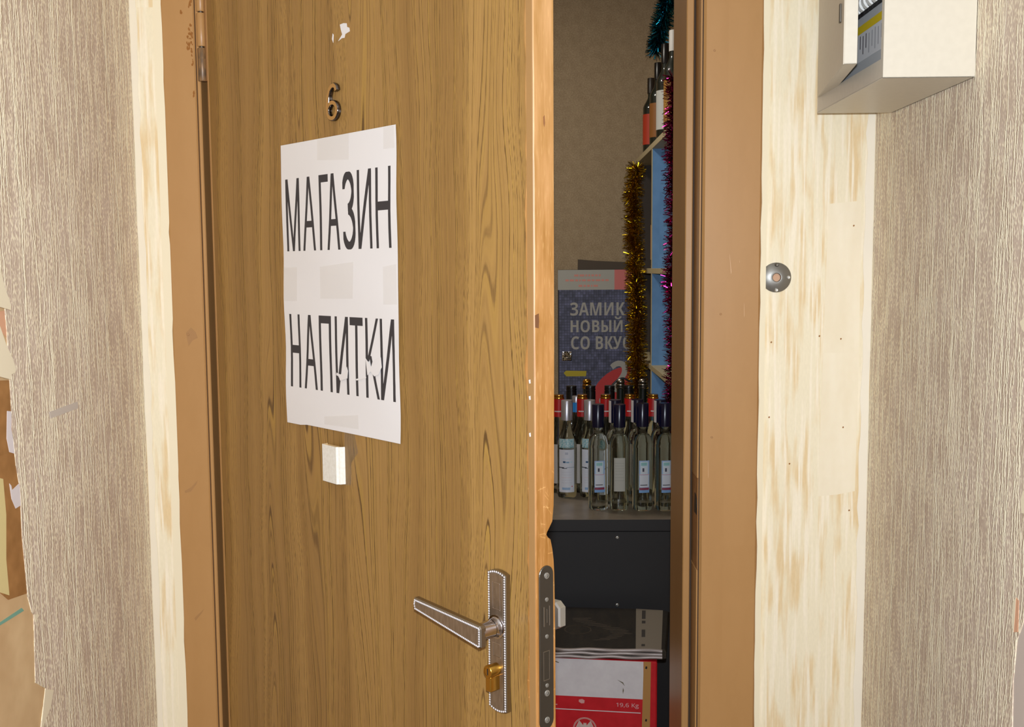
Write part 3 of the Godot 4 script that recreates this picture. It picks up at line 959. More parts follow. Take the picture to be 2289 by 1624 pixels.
	lathe(st, [[Vector2(0.0, 0.004), Vector2(0.0078, 0.004)], [Vector2(0.0078, 0.004), Vector2(0.0078, 0.0235), Vector2(0.0072, 0.0242)], [Vector2(0.0072, 0.0242), Vector2(0.0056, 0.0242)], [Vector2(0.0056, 0.0240), Vector2(0.0, 0.0240)]], 28, 2.0, Transform3D(Basis(Vector3.RIGHT, PI / 2), Vector3(cx, 0.9965, 0)))
	box(st, Vector3(cx - 0.0048, 0.9715, 0.004), Vector3(cx + 0.0048, 0.991, 0.0236), 0.0012)
	var cyl := part(t, "lock_cylinder", st, M.brass, "brass lock cylinder")
	st = start()
	box(st, Vector3(cx - 0.0008, 0.9925, 0.0238), Vector3(cx + 0.0008, 1.0005, 0.0244), 0.0002)
	part(cyl, "keyhole", st, M.black)
	# lock faceplate let into the pine edge
	var ex := Transform3D(Basis(Vector3(0, 0, -1), Vector3.UP, Vector3.RIGHT), Vector3(0.803, 0, 0))      # outline (-z, y), thickness along the leaf
	o = []
	for i in 13:
		var a := PI * i / 12.0
		o.append_array([0.0170 + 0.0115 * cos(a), 1.1205 + 0.0115 * sin(a)])
	for i in 13:
		var a := PI + PI * i / 12.0
		o.append_array([0.0170 + 0.0115 * cos(a), 0.9435 + 0.0115 * sin(a)])
	st = start()
	prism(st, pv(o), -0.001, 0.0016, 0.0005, ex)
	var face := part(t, "lock_faceplate", st, M.steel_dark, "dark steel lock faceplate with rounded ends")
	var on := func(yy: float, r: float, th: float) -> SurfaceTool:
		var s := start()
		lathe(s, [[Vector2(r, 0.0), Vector2(r * 0.9, th)], [Vector2(r * 0.9, th), Vector2(r * 0.55, th * 1.15)], [Vector2(r * 0.55, th * 0.5), Vector2(0, th * 0.5)]], 18, 2.0, ex * Transform3D(Basis(Vector3.RIGHT, PI / 2), Vector3(0.0172, yy, 0.0014)))
		return s
	for q in [1.1200, 0.9770, 0.9440]:
		part(face, "screw", on.call(q, 0.0040, 0.0009), M.zinc)
	for q in [1.0912, 1.0465, 0.9865]:
		part(face, "rivet", on.call(q, 0.0027, 0.0006), M.brass if q < 0 else M.zinc)
	st = start()
	for e in [[0.0115, 1.059, 0.0135, 1.083], [0.0165, 1.063, 0.0175, 1.080], [0.0205, 1.059, 0.0222, 1.083]]:
		box(st, Vector3(e[0], e[1], 0.0012), Vector3(e[2], e[3], 0.0024), 0.0004, ex)
	part(face, "latch_bolt", st, M.steel)
	st = start()
	for e in [[0.0112, 0.9935, 0.0122, 1.0285], [0.0205, 0.9935, 0.0215, 1.0285], [0.0112, 1.0280, 0.0215, 1.0290], [0.0112, 0.9930, 0.0215, 0.9940]]:
		box(st, Vector3(e[0], e[1], 0.0012), Vector3(e[2], e[3], 0.0021), 0.0003, ex)
	part(face, "dead_bolt", st, M.steel)
	# the inner handle, on the shop side of the leaf
	st = start()
	box(st, Vector3(0.728, 0.945, -0.043), Vector3(0.760, 1.117, -0.035), 0.0015)
	var back := part(t, "inner_handle", st, M.zinc, "pale steel handle on the shop side")
	st = start()
	lathe(st, [[Vector2(0.0108, 0.043), Vector2(0.0100, 0.072)]], 20, 2.0, Transform3D(Basis(Vector3.RIGHT, -PI / 2), Vector3(0.744, 1.050, 0)))
	part(back, "inner_neck", st, M.zinc)
	st = start()
	prism(st, pv([0.622, 1.058, 0.622, 1.043, 0.762, 1.030, 0.772, 1.036, 0.772, 1.060, 0.764, 1.066]), -0.083, -0.070, 0.002)
	part(back, "inner_lever", st, M.zinc)

func _rev(p: PackedVector2Array) -> PackedVector2Array:
	var q := p.duplicate()
	q.reverse()
	return q

func paper_sign() -> void:
	var t := thing("paper_sign", "white paper sign with tall black lettering taped to the door", "sign", door_at * Transform3D(Basis(), Vector3(0.2470, 1.2475, 0.0)))
	var st := start()
	var nx := 16
	var ny := 22
	var at := func(i: int, j: int) -> Vector3:
		var u := float(i) / nx
		var v := float(j) / ny
		var edge := pow(absf(2 * u - 1), 3.0)
		var z := 0.0012 + 0.0014 * edge * (0.5 + 0.5 * sin(v * 17.0 + u * 2.0)) + 0.0006 * sin(u * 7.0 + v * 9.0) * sin(v * 13.0)
		var x := u * 0.297 - (0.0015 * (1.0 - v) if i == 0 else 0.0) + (0.0012 * sin(v * 21.0) if i == nx else 0.0)
		return Vector3(x, v * 0.421 - (0.002 if j == 0 and i < 3 else 0.0), z)
	for i in nx:
		for j in ny:
			var uv := [Vector2(float(i) / nx, 1 - float(j) / ny), Vector2(float(i + 1) / nx, 1 - float(j) / ny), Vector2(float(i + 1) / nx, 1 - float(j + 1) / ny), Vector2(float(i) / nx, 1 - float(j + 1) / ny)]
			quad(st, at.call(i, j), at.call(i + 1, j), at.call(i + 1, j + 1), at.call(i, j + 1), 1, uv)
	part(t, "printed_sheet", st, M.sheet)
	var z := Transform3D(Basis(), Vector3(0, 0, 0.0034))
	for q in [[0.1081, 0.4197, 0.1893, 0.4205, 0.1880, 0.3846, 0.1067, 0.3906], [0.0006, 0.2369, 0.0417, 0.2373, 0.0391, 0.1869, 0.0019, 0.1862], [0.1071, 0.2375, 0.1937, 0.2438, 0.1907, 0.1927, 0.1062, 0.1913], [0.2726, 0.4200, 0.2960, 0.4200, 0.2960, 0.3910, 0.2716, 0.3918], [0.2656, 0.2365, 0.2953, 0.2399, 0.2957, 0.1867, 0.2650, 0.1861], [0.1096, 0.0182, 0.1980, 0.0291, 0.1984, 0.0093, 0.1091, 0.0068]]:
		sheet(t, "tape_piece", q, 0.0002, M.tape, z)
	for q in [[0.1449, 0.0856, 0.1543, 0.0837, 0.1672, 0.0871, 0.1720, 0.0960, 0.1745, 0.0900, 0.1727, 0.0792, 0.1640, 0.0770, 0.1539, 0.0746, 0.1500, 0.0807, 0.1440, 0.0820], [0.2198, 0.1108, 0.2283, 0.1038, 0.2330, 0.1000, 0.2370, 0.1080, 0.2470, 0.1125, 0.2564, 0.1141, 0.2581, 0.1008, 0.2500, 0.0900, 0.2400, 0.0870, 0.2310, 0.0930, 0.2234, 0.0873], [0.1940, 0.0800, 0.2200, 0.0850, 0.2200, 0.0830, 0.1960, 0.0780]]:
		sheet(t, "scuff", q, 0.0002, M.scuff, z)

# a flat band along a path: returns [top face, sides]
func band(pts: PackedVector2Array, closed: bool, w: float, z0: float, z1: float) -> Array:
	var top := start()
	var side := start()
	var n := pts.size()
	var l := []
	var r := []
	for i in n:
		var a := pts[(i - 1 + n) % n] if closed or i > 0 else pts[i]
		var b := pts[(i + 1) % n] if closed or i < n - 1 else pts[i]
		var d := (b - a).normalized()
		var nn := Vector2(-d.y, d.x)
		l.append(pts[i] + nn * w / 2)
		r.append(pts[i] - nn * w / 2)
	var c := 0.0011
	for i in (n if closed else n - 1):
		var j := (i + 1) % n
		var up := func(p: Vector2, q: Vector2, k: float) -> Vector3: return Vector3(lerpf(p.x, q.x, k), lerpf(p.y, q.y, k), z1)
		var k := c / w
		quad(top, up.call(r[i], l[i], k), up.call(r[j], l[j], k), up.call(l[j], r[j], k), up.call(l[i], r[i], k))
		for s in 2:
			var a0: Vector2 = r[i] if s == 0 else l[j]
			var a1: Vector2 = r[j] if s == 0 else l[i]
			var b0: Vector3 = up.call(r[i], l[i], k) if s == 0 else up.call(l[j], r[j], k)
			var b1: Vector3 = up.call(r[j], l[j], k) if s == 0 else up.call(l[i], r[i], k)
			var m0 := Vector3(a0.x, a0.y, z1 - c)
			var m1 := Vector3(a1.x, a1.y, z1 - c)
			quad(side, Vector3(a0.x, a0.y, z0), Vector3(a1.x, a1.y, z0), m1, m0, 1 + s)
			quad(side, m0, m1, b1, b0, 1 + s)
	if not closed:
		for e in [0, n - 1]:
			var q := [Vector3(l[e].x, l[e].y, z0), Vector3(r[e].x, r[e].y, z0), Vector3(r[e].x, r[e].y, z1), Vector3(l[e].x, l[e].y, z1)]
			quad(side, q[0], q[1], q[2], q[3])
	return [top, side]

func door_number() -> void:
	var t := thing("door_number", "gold and dark metal numeral 6 fixed to the door above the paper sign", "door number", door_at * Transform3D(Basis(), Vector3(0.3985, 1.7150, 0.0003)))
	var loop := PackedVector2Array()
	for i in 28:
		var a := TAU * i / 28.0
		loop.append(Vector2(0.0119 * cos(a), -0.0120 + 0.0108 * sin(a)))
	var stem := PackedVector2Array()
	var cv := Curve2D.new()
	var pts := pv([-0.0119, -0.0120, -0.0116, -0.0015, -0.0098, 0.0085, -0.0062, 0.0165, -0.0005, 0.0212, 0.0055, 0.0221, 0.0098, 0.0192, 0.0112, 0.0142])
	for i in pts.size():
		var tg := (pts[mini(i + 1, pts.size() - 1)] - pts[maxi(i - 1, 0)]) / 6.0
		cv.add_point(pts[i], -tg, tg)
	for i in 31:
		stem.append(cv.sample_baked(cv.get_baked_length() * i / 30.0))
	var a := band(loop, true, 0.0074, 0.0, 0.0058)
	var b := band(stem, false, 0.0074, 0.0, 0.0059)
	part(t, "loop_face", a[0], M.gold_face)
	part(t, "loop_rim", a[1], M.mirror, "dark mirror-like side")
	part(t, "stem_face", b[0], M.gold_face)
	part(t, "stem_rim", b[1], M.mirror, "dark mirror-like side")

func paper_box() -> void:
	var t := thing("cardboard_sleeve", "small open white cardboard sleeve stuck to the door below the paper sign", "box", door_at * Transform3D(Basis(), Vector3(0.3575, 1.1715, 0.0)))
	# (x, z) outline of the folded wall, open at the top
	var o := [Vector2(0, 0.0), Vector2(0.0005, 0.0096), Vector2(0.0395, 0.0110), Vector2(0.0415, 0.0082), Vector2(0.0440, 0.0072), Vector2(0.0465, 0.0)]
	var wall := start()
	var inner := start()
	for i in o.size() - 1:
		var a: Vector2 = o[i]
		var b: Vector2 = o[i + 1]
		var h := 0.0545
		quad(wall, Vector3(a.x, 0, a.y), Vector3(b.x, 0, b.y), Vector3(b.x, h, b.y), Vector3(a.x, h, a.y))
		var c := Vector2(0.022, 0.0055)
		var a2 := a + (c - a).normalized() * 0.0014
		var b2 := b + (c - b).normalized() * 0.0014
		quad(inner, Vector3(b2.x, 0.001, b2.y), Vector3(a2.x, 0.001, a2.y), Vector3(a2.x, h, a2.y), Vector3(b2.x, h, b2.y))
		quad(wall, Vector3(a.x, h, a.y), Vector3(b.x, h, b.y), Vector3(b2.x, h, b2.y), Vector3(a2.x, h, a2.y))
		tri(wall, Vector3(0.022, 0, 0.0), Vector3(b.x, 0, b.y), Vector3(a.x, 0, a.y))
	quad(inner, Vector3(0.001, 0, 0.0008), Vector3(0.0455, 0, 0.0008), Vector3(0.0455, 0.0535, 0.0008), Vector3(0.001, 0.0535, 0.0008))
	part(t, "outer_wall", wall, M.card)
	part(t, "inside", inner, M.card_inner, "bare brown inside")

func electric_box() -> void:
	var t := thing("electric_box", "cream metal electric box with its lid ajar, mounted in the upper right corner", "fuse box", Transform3D())
	var x0 := RIGHT_X - 0.1196
	var x1 := RIGHT_X - 0.001
	var y0 := EYE + 0.2433
	var y1 := y0 + 0.42
	var z0 := 0.0788
	var z1 := 0.3873
	var th := 0.0015
	var st := start()
	box(st, Vector3(x0, y0, z1 - th), Vector3(x1, y1, z1), 0.0005)                     # side towards the camera
	box(st, Vector3(x0, y0, z0), Vector3(x1, y1, z0 + th), 0.0005)
	box(st, Vector3(x0, y0, z0), Vector3(x1, y0 + th, z1), 0.0005)                     # bottom
	box(st, Vector3(x0, y1 - th, z0), Vector3(x1, y1, z1), 0.0005)
	box(st, Vector3(x1 - th, y0, z0), Vector3(x1, y1, z1), 0.0)
	part(t, "shell", st, M.enamel)
	st = start()
	for q in [[y0 + 0.0016, z0 + 0.0016, y0 + 0.026, z1 - 0.0016], [y1 - 0.026, z0 + 0.0016, y1 - 0.0016, z1 - 0.0016], [y0 + 0.026, z0 + 0.0016, y1 - 0.026, z0 + 0.011], [y0 + 0.026, z1 - 0.010, y1 - 0.026, z1 - 0.0016]]:
		box(st, Vector3(x0 + 0.0001, q[0], q[1]), Vector3(x0 + 0.0014, q[2], q[3]), 0.0)
	part(t, "rim", st, M.enamel)
	# lid, hinged at the back, leaning out a little
	var lid := Transform3D(Basis(Vector3.UP, -0.148), Vector3(x0 - 0.001, y0 + 0.024, z0 + 0.008))
	st = start()
	box(st, Vector3(-0.0014, 0, 0), Vector3(0, 0.345, 0.272), 0.0004, lid)
	var l := part(t, "lid", st, M.enamel)
	st = start()
	box(st, Vector3(0.0, 0, 0.2706), Vector3(0.0165, 0.345, 0.272), 0.0004, lid)
	box(st, Vector3(0.0, 0, 0.0), Vector3(0.0165, 0.0014, 0.272), 0.0004, lid)
	part(l, "folded_edge", st, M.enamel)
	st = start()
	box(st, Vector3(-0.004, 0.060, 0.240), Vector3(-0.0012, 0.085, 0.247), 0.001, lid)
	part(l, "latch", st, M.steel_dark)
	# cover plate with breakers inside
	var xp := x0 + 0.010
	st = start()
	box(st, Vector3(xp, y0 + 0.004, z0 + 0.004), Vector3(xp + 0.002, y0 + 0.112, z1 - 0.004), 0.0004)
	box(st, Vector3(xp, y0 + 0.150, z0 + 0.004), Vector3(xp + 0.002, y1 - 0.004, z1 - 0.004), 0.0004)
	part(t, "cover_plate", st, M.enamel_grey)
	st = start()
	box(st, Vector3(xp + 0.03, y0 + 0.100, z0 + 0.004), Vector3(xp + 0.032, y0 + 0.160, z1 - 0.004), 0.0)
	part(t, "breaker_recess", st, M.black)
	for i in 10:
		var zc := 0.358 - i * 0.0178
		st = start()
		box(st, Vector3(xp - 0.002, y0 + 0.106, zc - 0.0085), Vector3(xp + 0.030, y0 + 0.150, zc + 0.0085), 0.0008)
		var b := part(t, "breaker", st, M.black)
		st = start()
		var arc := PackedVector2Array()
		for k in 7:
			var a := -1.1 + k * 0.36
			arc.append(Vector2(cos(a) * 0.0125, sin(a) * 0.0125))
		for k in 7:
			var a := -1.1 + (6 - k) * 0.36
			arc.append(Vector2(cos(a) * 0.0080, sin(a) * 0.0105))
		prism(st, arc, -0.0052, 0.0052, 0.0006, Transform3D(Basis(Vector3.LEFT, Vector3.UP, Vector3.FORWARD), Vector3(xp - 0.001, y0 + 0.119, zc)))
		part(b, "toggle", st, M.white_plastic)
	st = start()
	box(st, Vector3(xp - 0.0006, y0 + 0.0835, 0.240), Vector3(xp, y0 + 0.0945, z1 - 0.024), 0.0)
	part(t, "yellow_strip", st, mat(rgb(214, 186, 24), 0.5))
	st = start()
	box(st, Vector3(xp - 0.0005, y0 + 0.045, 0.240), Vector3(xp, y0 + 0.0833, z1 - 0.024), 0.0)
	var lines := []
	for i in 9:
		lines.append([8 + i * 13, 14 + (i * 7) % 11, 4, 60 + (i * 23) % 40, rgb(160, 160, 166) if i > 2 else rgb(96, 90, 98)])
	var lm := mat(Color.WHITE, 0.6, 0.0, image_texture(128, 128, rgb(204, 204, 206), lines), Vector2(8, 26))
	part(t, "printed_label", st, lm)

func rosette() -> void:
	var t := thing("metal_rosette", "round grey metal rosette screwed to the cream wall right of the frame", "rosette", Transform3D(Basis(Vector3.RIGHT, PI / 2), Vector3(0.4190, 1.4622, 0.0)))
	var st := start()
	lathe(st, [[Vector2(0.0253, 0.0), Vector2(0.0253, 0.0011), Vector2(0.0246, 0.0021), Vector2(0.0120, 0.0050)], [Vector2(0.0120, 0.0050), Vector2(0.0085, 0.0058), Vector2(0.0075, 0.0056)], [Vector2(0.0075, 0.0056), Vector2(0.0066, 0.0040)], [Vector2(0.0066, 0.0040), Vector2(0.0066, 0.0005)]], 48)
	part(t, "dish", st, mat(rgb(142, 140, 134), 0.42, 0.75))
	st = start()
	lathe(st, [[Vector2(0.0068, 0.0008), Vector2(0, 0.0008)]], 24)
	part(t, "hole_bottom", st, mat(rgb(206, 164, 132), 0.8))
	for q in [[0.0, -0.0212, M.steel_dark], [0.0, 0.0212, M.zinc], [0.0200, 0.0, M.zinc]]:
		st = start()
		lathe(st, [[Vector2(0.0034, 0.0022), Vector2(0.0032, 0.0044), Vector2(0.0022, 0.0050)], [Vector2(0.0022, 0.0050), Vector2(0, 0.0048)]], 14, 2.0, Transform3D(Basis(), Vector3(q[0], -0.0004, q[1])))
		part(t, "screw", st, q[2])

# ---------------------------------------------------------------- the shop behind the door
func shop() -> void:
	counter()
	shelf_unit()
	poster()
	cartons()
	bottles()
	garlands()

func counter() -> void:
	var t := thing("counter", "dark shop counter with a grey-brown top and a black front panel under the bottles", "counter", Transform3D())
	var st := start()
	box(st, Vector3(-0.95, 0.768, -1.66), Vector3(0.462, 0.80, -1.0), 0.0015)
	part(t, "worktop", st, mat(Color.WHITE, 0.32, 0.0, mottle(256, 256, rgb(98, 88, 76), rgb(130, 118, 104), [[0.02, 0.5, 1], [0.06, 0.5, 4]], 81), Vector2(1.5, 3)))
	st = start()
	box(st, Vector3(-0.95, 0.768, -0.9998), Vector3(0.462, 0.7995, -0.9985), 0.0004)
	var bl := mat(rgb(36, 34, 34), 0.55)
	part(t, "edge_band", st, bl)
	st = start()
	box(st, Vector3(-0.95, 0.0, -1.03), Vector3(0.460, 0.7635, -1.012), 0.001)
	part(t, "front_panel", st, bl)
	st = start()
	box(st, Vector3(-0.95, 0.0, -1.64), Vector3(-0.93, 0.767, -1.03), 0.001)
	part(t, "side_panel", st, bl)
	st = start()
	box(st, Vector3(0.442, 0.0, -1.64), Vector3(0.460, 0.767, -1.03), 0.001)
	part(t, "side_panel", st, bl)
	for y in [0.7465, 0.5573]:
		st = start()
		lathe(st, [[Vector2(0.0052, 0.0), Vector2(0.0050, 0.0012), Vector2(0.0030, 0.0018)], [Vector2(0.0030, 0.0008), Vector2(0, 0.0008)]], 16, 2.0, Transform3D(Basis(Vector3.RIGHT, PI / 2), Vector3(0.2375, y, -1.012)))
		part(t, "screw", st, M.zinc)

func shelf_unit() -> void:
	var t := thing("shelf_unit", "tall blue and cream shelf unit along the right shop wall", "shelf", Transform3D())
	var blue := mat(Color.WHITE, 0.6, 0.0, mottle(128, 128, rgb(98, 146, 198), rgb(114, 162, 214), [[0.05, 1.0, 1]], 83), Vector2(2, 2))
	var cream := mat(rgb(196, 182, 146), 0.55)
	for z in [-2.875, -2.235, -1.36]:
		var st := start()
		box(st, Vector3(0.4725, 0.0, z - 0.008), Vector3(0.795, 1.93, z + 0.008), 0.0)
		var p := part(t, "side_panel", st, blue if z > -2.8 else mat(rgb(64, 54, 46), 0.7))
		st = start()
		box(st, Vector3(0.4700, 0.0, z - 0.0085), Vector3(0.4726, 1.935, z + 0.0085), 0.0008)
		part(p, "front_edge", st, cream)
	for bay in [[-2.866, -2.244], [-2.226, -1.369]]:
		for y in [0.08, 0.44, 0.76, 1.105, 1.478]:
			var st := start()
			box(st, Vector3(0.4700, y - 0.020, bay[0]), Vector3(0.795, y, bay[1]), 0.0008)
			part(t, "shelf_board", st, cream)
	var st := start()
	box(st, Vector3(0.4700, 1.93, -2.885), Vector3(0.795, 1.952, -1.352), 0.001)
	part(t, "top_board", st, cream)
	st = start()
	box(st, Vector3(0.787, 0.0, -2.866), Vector3(0.795, 1.93, -1.369), 0.0)
	part(t, "back_panel", st, mat(rgb(70, 82, 100), 0.7))

func poster() -> void:
	var t := thing("poster", "slate blue advertising board with grey Cyrillic slogan and a red circle", "poster", Transform3D())
	var z := -2.945
	var st := start()
	box(st, Vector3(0.131, 0.10, z - 0.018), Vector3(0.76, 1.474, z), 0.001)
	part(t, "board", st, mat(rgb(44, 44, 54), 0.6))
	# mottled pixel ground
	var w := 128
	var h := 256
	var d := PackedByteArray()
	d.resize(w * h * 3)
	var nz := noise_bytes(w, h, 0.04, 87, 2)
	for y in h:
		for x in w:
			var gx := int(x / 5)
			var gy := int(y / 5)
			var k := float(hash(gx * 917 + gy * 131) % 100) / 100.0
			var e := 0.72 if x % 5 == 0 or y % 5 == 0 else 1.0
			var v := (0.8 + 0.3 * k + 0.35 * (nz[y * w + x] / 255.0 - 0.5)) * e
			var q := (y * w + x) * 3
			d[q] = int(clampf(96.0 * v, 0, 255))
			d[q + 1] = int(clampf(98.0 * v, 0, 255))
			d[q + 2] = int(clampf(128.0 * v, 0, 255))
	st = start()
	box(st, Vector3(0.136, 0.105, z), Vector3(0.755, 1.383, z + 0.0006), 0.0)
	part(t, "printed_ground", st, mat(Color.WHITE, 0.5, 0.0, rgb_texture(w, h, d), Vector2(3.2, 1.6)))
	st = start()
	box(st, Vector3(0.131, 1.383, z), Vector3(0.387, 1.473, z + 0.0006), 0.0)
	var hd := part(t, "header", st, mat(rgb(188, 186, 176), 0.6))
	st = start()
	box(st, Vector3(0.387, 1.383, z), Vector3(0.755, 1.473, z + 0.0006), 0.0)
	part(t, "header_block", st, mat(rgb(226, 128, 122), 0.6))
	st = start()
	var yy := [1.4435, 1.4215, 1.3965]
	var ex := [[0.205, 0.325], [0.165, 0.362], [0.225, 0.312]]
	for i in 3:
		var x: float = ex[i][0]
		while x < ex[i][1]:
			var wd := rng.randf_range(0.006, 0.022)
			box(st, Vector3(x, yy[i], z + 0.0006), Vector3(minf(x + wd, ex[i][1]), yy[i] + 0.009, z + 0.0009), 0.0)
			x += wd + 0.005
	part(hd, "fine_print", st, mat(rgb(232, 156, 142), 0.6)).set_meta("kind", "stuff")
	var ink := mat(rgb(184, 180, 172), 0.6)
	words(t, "slogan", "ЗАМИК", true, Rect2(0.186, 1.266, 0.248, 0.060), z + 0.0008, ink)
	words(t, "slogan", "НОВЫЙ", true, Rect2(0.188, 1.190, 0.236, 0.072), z + 0.0008, ink)
	words(t, "slogan", "СО ВКУС", true, Rect2(0.190, 1.112, 0.272, 0.060), z + 0.0008, ink)
	st = start()
	var o := PackedVector2Array()
	for i in 40:
		o.append(Vector2(0.462 + 0.185 * cos(TAU * i / 40.0), 0.850 + 0.185 * sin(TAU * i / 40.0)))
	prism(st, o, z + 0.0006, z + 0.0010)
	part(t, "red_circle", st, mat(rgb(206, 62, 62), 0.6))
	words(t, "price", "20", true, Rect2(0.368, 0.915, 0.175, 0.145), z + 0.0012, ink)
	words(t, "caption", "СЕ", true, Rect2(0.318, 0.860, 0.060, 0.034), z + 0.0012, ink)
	st = start()
	prism(st, pv([0.156, 1.004, 0.166, 1.015, 0.260, 1.013, 0.258, 0.989, 0.168, 0.989]), z + 0.0006, z + 0.0010)
	part(t, "yellow_arrow", st, mat(rgb(196, 176, 44), 0.6))
	# crumpled bright metal patch, added for the flash glare on the board
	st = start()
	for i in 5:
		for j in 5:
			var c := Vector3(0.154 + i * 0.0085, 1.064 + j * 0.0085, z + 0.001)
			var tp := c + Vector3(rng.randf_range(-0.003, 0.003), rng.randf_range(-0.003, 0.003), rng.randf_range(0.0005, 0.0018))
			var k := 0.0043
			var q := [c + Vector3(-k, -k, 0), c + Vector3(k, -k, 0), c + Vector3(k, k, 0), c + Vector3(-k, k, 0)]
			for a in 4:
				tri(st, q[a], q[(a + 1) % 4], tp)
	part(t, "glare_patch", st, mat(rgb(240, 242, 244), 0.12, 1.0))
	# dark board leaning behind
	st = start()
	prism(st, pv([0.205, 0.3, 0.2224, 1.521, 0.30, 1.514, 0.42, 1.508, 0.70, 1.507, 0.70, 0.3]), -0.004, 0.004, 0.0005, Transform3D(Basis(), Vector3(0, 0, -2.969)))
	var b := part(self, "dark_board", st, mat(rgb(92, 80, 68), 0.8))
	tag(b, "dark brown board standing behind the slogan poster, its top showing", "board")

func cartons() -> void:
	# red and white carton, turned a little; its own axes: x along the front from the right end leftwards is negative
	var a := Vector3(0.0566, 0.0, -0.6531)
	var t := thing("carton", "red and white drinks carton with a bat emblem and a weight printed on it", "carton", Transform3D(Basis(Vector3.UP, -deg_to_rad(6.84)), a))
	var red := mat(Color.WHITE, 0.45, 0.0, mottle(64, 64, rgb(196, 22, 32), rgb(212, 32, 42), [[0.08, 1.0, 1]], 91), Vector2(6, 6))
	var white := mat(Color.WHITE, 0.5, 0.0, mottle(128, 128, rgb(214, 206, 206), rgb(228, 222, 220), [[0.05, 0.8, 1], [0.3, 0.3, 1]], 93), Vector2(3, 3))
	var kraft := mat(rgb(184, 134, 72), 0.6)
	var st := start()
	box(st, Vector3(-0.14, 0.20, -0.26), Vector3(0.2445, 0.5465, 0.0), 0.003)
	part(t, "body", st, red)
	st = start()
	box(st, Vector3(-0.139, 0.4532, 0.0), Vector3(0.2122, 0.5460, 0.0004), 0.0)
	part(t, "white_panel", st, white)
	st = start()
	prism(st, pv([0.2129, 0.5465, 0.2300, 0.5465, 0.2262, 0.204, 0.2050, 0.204]), 0.0, 0.0007)
	var tp := part(t, "kraft_tape", st, kraft)
	for y in [0.5325, 0.4027]:
		st = start()
		prism(st, pv([0.2165, y - 0.003, 0.2205, y - 0.004, 0.2215, y + 0.002, 0.2175, y + 0.003]), 0.0007, 0.001)
		part(tp, "hole_mark", st, M.black)
	st = start()
	prism(st, pv([-0.139, 0.4215, 0.2062, 0.4200, 0.2062, 0.4180, -0.139, 0.4195]), 0.0, 0.0005)
	part(t, "white_line", st, white)
	words(t, "printed_weight", "19,6 Kg", false, Rect2(0.1480, 0.4292, 0.0535, 0.0128), 0.0006, mat(rgb(226, 178, 178), 0.5))
	st = start()
	prism(st, pv([-0.0020, 0.4415, 0.0002, 0.4415, 0.0002, 0.4315, 0.0060, 0.4315, 0.0060, 0.4295, -0.0020, 0.4295]), 0.0, 0.0006)
	part(t, "printed_letter", st, mat(rgb(226, 178, 178), 0.5))
	# emblem: a ring with a bat, wings spread
	st = start()
	var c := Vector2(0.0726, 0.3720)
	for k in 2:
		var r0 := 0.0285 - k * 0.0022
		for i in 36:
			var a0 := TAU * i / 36.0
			var a1 := TAU * (i + 1) / 36.0
			var p := func(r: float, an: float) -> Vector3: return Vector3(c.x + r * cos(an), c.y + r * sin(an) * 1.04, 0.0006)
			quad(st, p.call(r0 - 0.0011, a0), p.call(r0, a0), p.call(r0, a1), p.call(r0 - 0.0011, a1))
	for s in [-1.0, 1.0]:
		prism(st, pv([c.x + s * 0.002, c.y + 0.006, c.x + s * 0.006, c.y + 0.012, c.x + s * 0.0140, c.y + 0.0215, c.x + s * 0.0185, c.y + 0.0115, c.x + s * 0.0240, c.y - 0.0010, c.x + s * 0.0200, c.y - 0.0040, c.x + s * 0.0165, c.y - 0.0160, c.x + s * 0.0125, c.y - 0.0080, c.x + s * 0.0100, c.y - 0.0180, c.x + s * 0.0060, c.y - 0.0080, c.x + s * 0.002, c.y - 0.012]), 0.0, 0.0006)
	prism(st, pv([c.x - 0.004, c.y - 0.014, c.x + 0.004, c.y - 0.014, c.x + 0.0045, c.y + 0.009, c.x + 0.0030, c.y + 0.0165, c.x, c.y + 0.0145, c.x - 0.0030, c.y + 0.0165, c.x - 0.0045, c.y + 0.009]), 0.0, 0.0008)
	var em := part(t, "bat_emblem", st, mat(rgb(214, 190, 178), 0.5))
	st = start()
	for s in [-1.0, 1.0]:
		for k in 3:
			prism(st, pv([c.x + s * 0.0135, c.y + 0.0190, c.x + s * (0.0205 - k * 0.005), c.y - 0.005 - k * 0.003, c.x + s * (0.0211 - k * 0.005), c.y - 0.005 - k * 0.003]), 0.0006, 0.0009)
	part(em, "wing_rib", st, red).set_meta("kind", "stuff")
	# scratches and a torn patch on the front
	for q in [[0.150, 0.499, 0.164, 0.493, 0.168, 0.484, 0.162, 0.491], [0.164, 0.480, 0.166, 0.474, 0.164, 0.464, 0.163, 0.472], [-0.004, 0.541, 0.010, 0.536, 0.010, 0.534, -0.004, 0.538]]:
		sheet(t, "scratch", q, 0.0006, mat(rgb(110, 100, 74), 0.6), Transform3D())
	sheet(t, "torn_patch", [0.058, 0.445, 0.066, 0.447, 0.072, 0.444, 0.071, 0.437, 0.064, 0.436, 0.058, 0.440], 0.0006, mat(rgb(224, 164, 158), 0.5), Transform3D())
	# what it stands on: a second carton like it, below the picture
	var u := thing("carton", "plain brown carton below the red and white one", "carton", Transform3D(Basis(Vector3.UP, -deg_to_rad(6.84)), a))
	st = start()
	box(st, Vector3(-0.14, 0.0, -0.26), Vector3(0.243, 0.1998, -0.001), 0.003)
	part(u, "body", st, kraft)
	st = start()
	box(st, Vector3(-0.139, 0.07, -0.001), Vector3(0.242, 0.12, -0.0006), 0.0)
	part(u, "tape_band", st, M.hardboard)
	# flattened black carton on top, wrapped in film
	var f := thing("flat_carton", "flattened black carton with a grey printed strip lying on the red and white carton", "carton", Transform3D())
	var flip := Transform3D(Basis(Vector3.RIGHT, Vector3.FORWARD, Vector3.UP), Vector3(0, 0.548, 0))       # outline (x, -z), thickness upwards
	st = start()
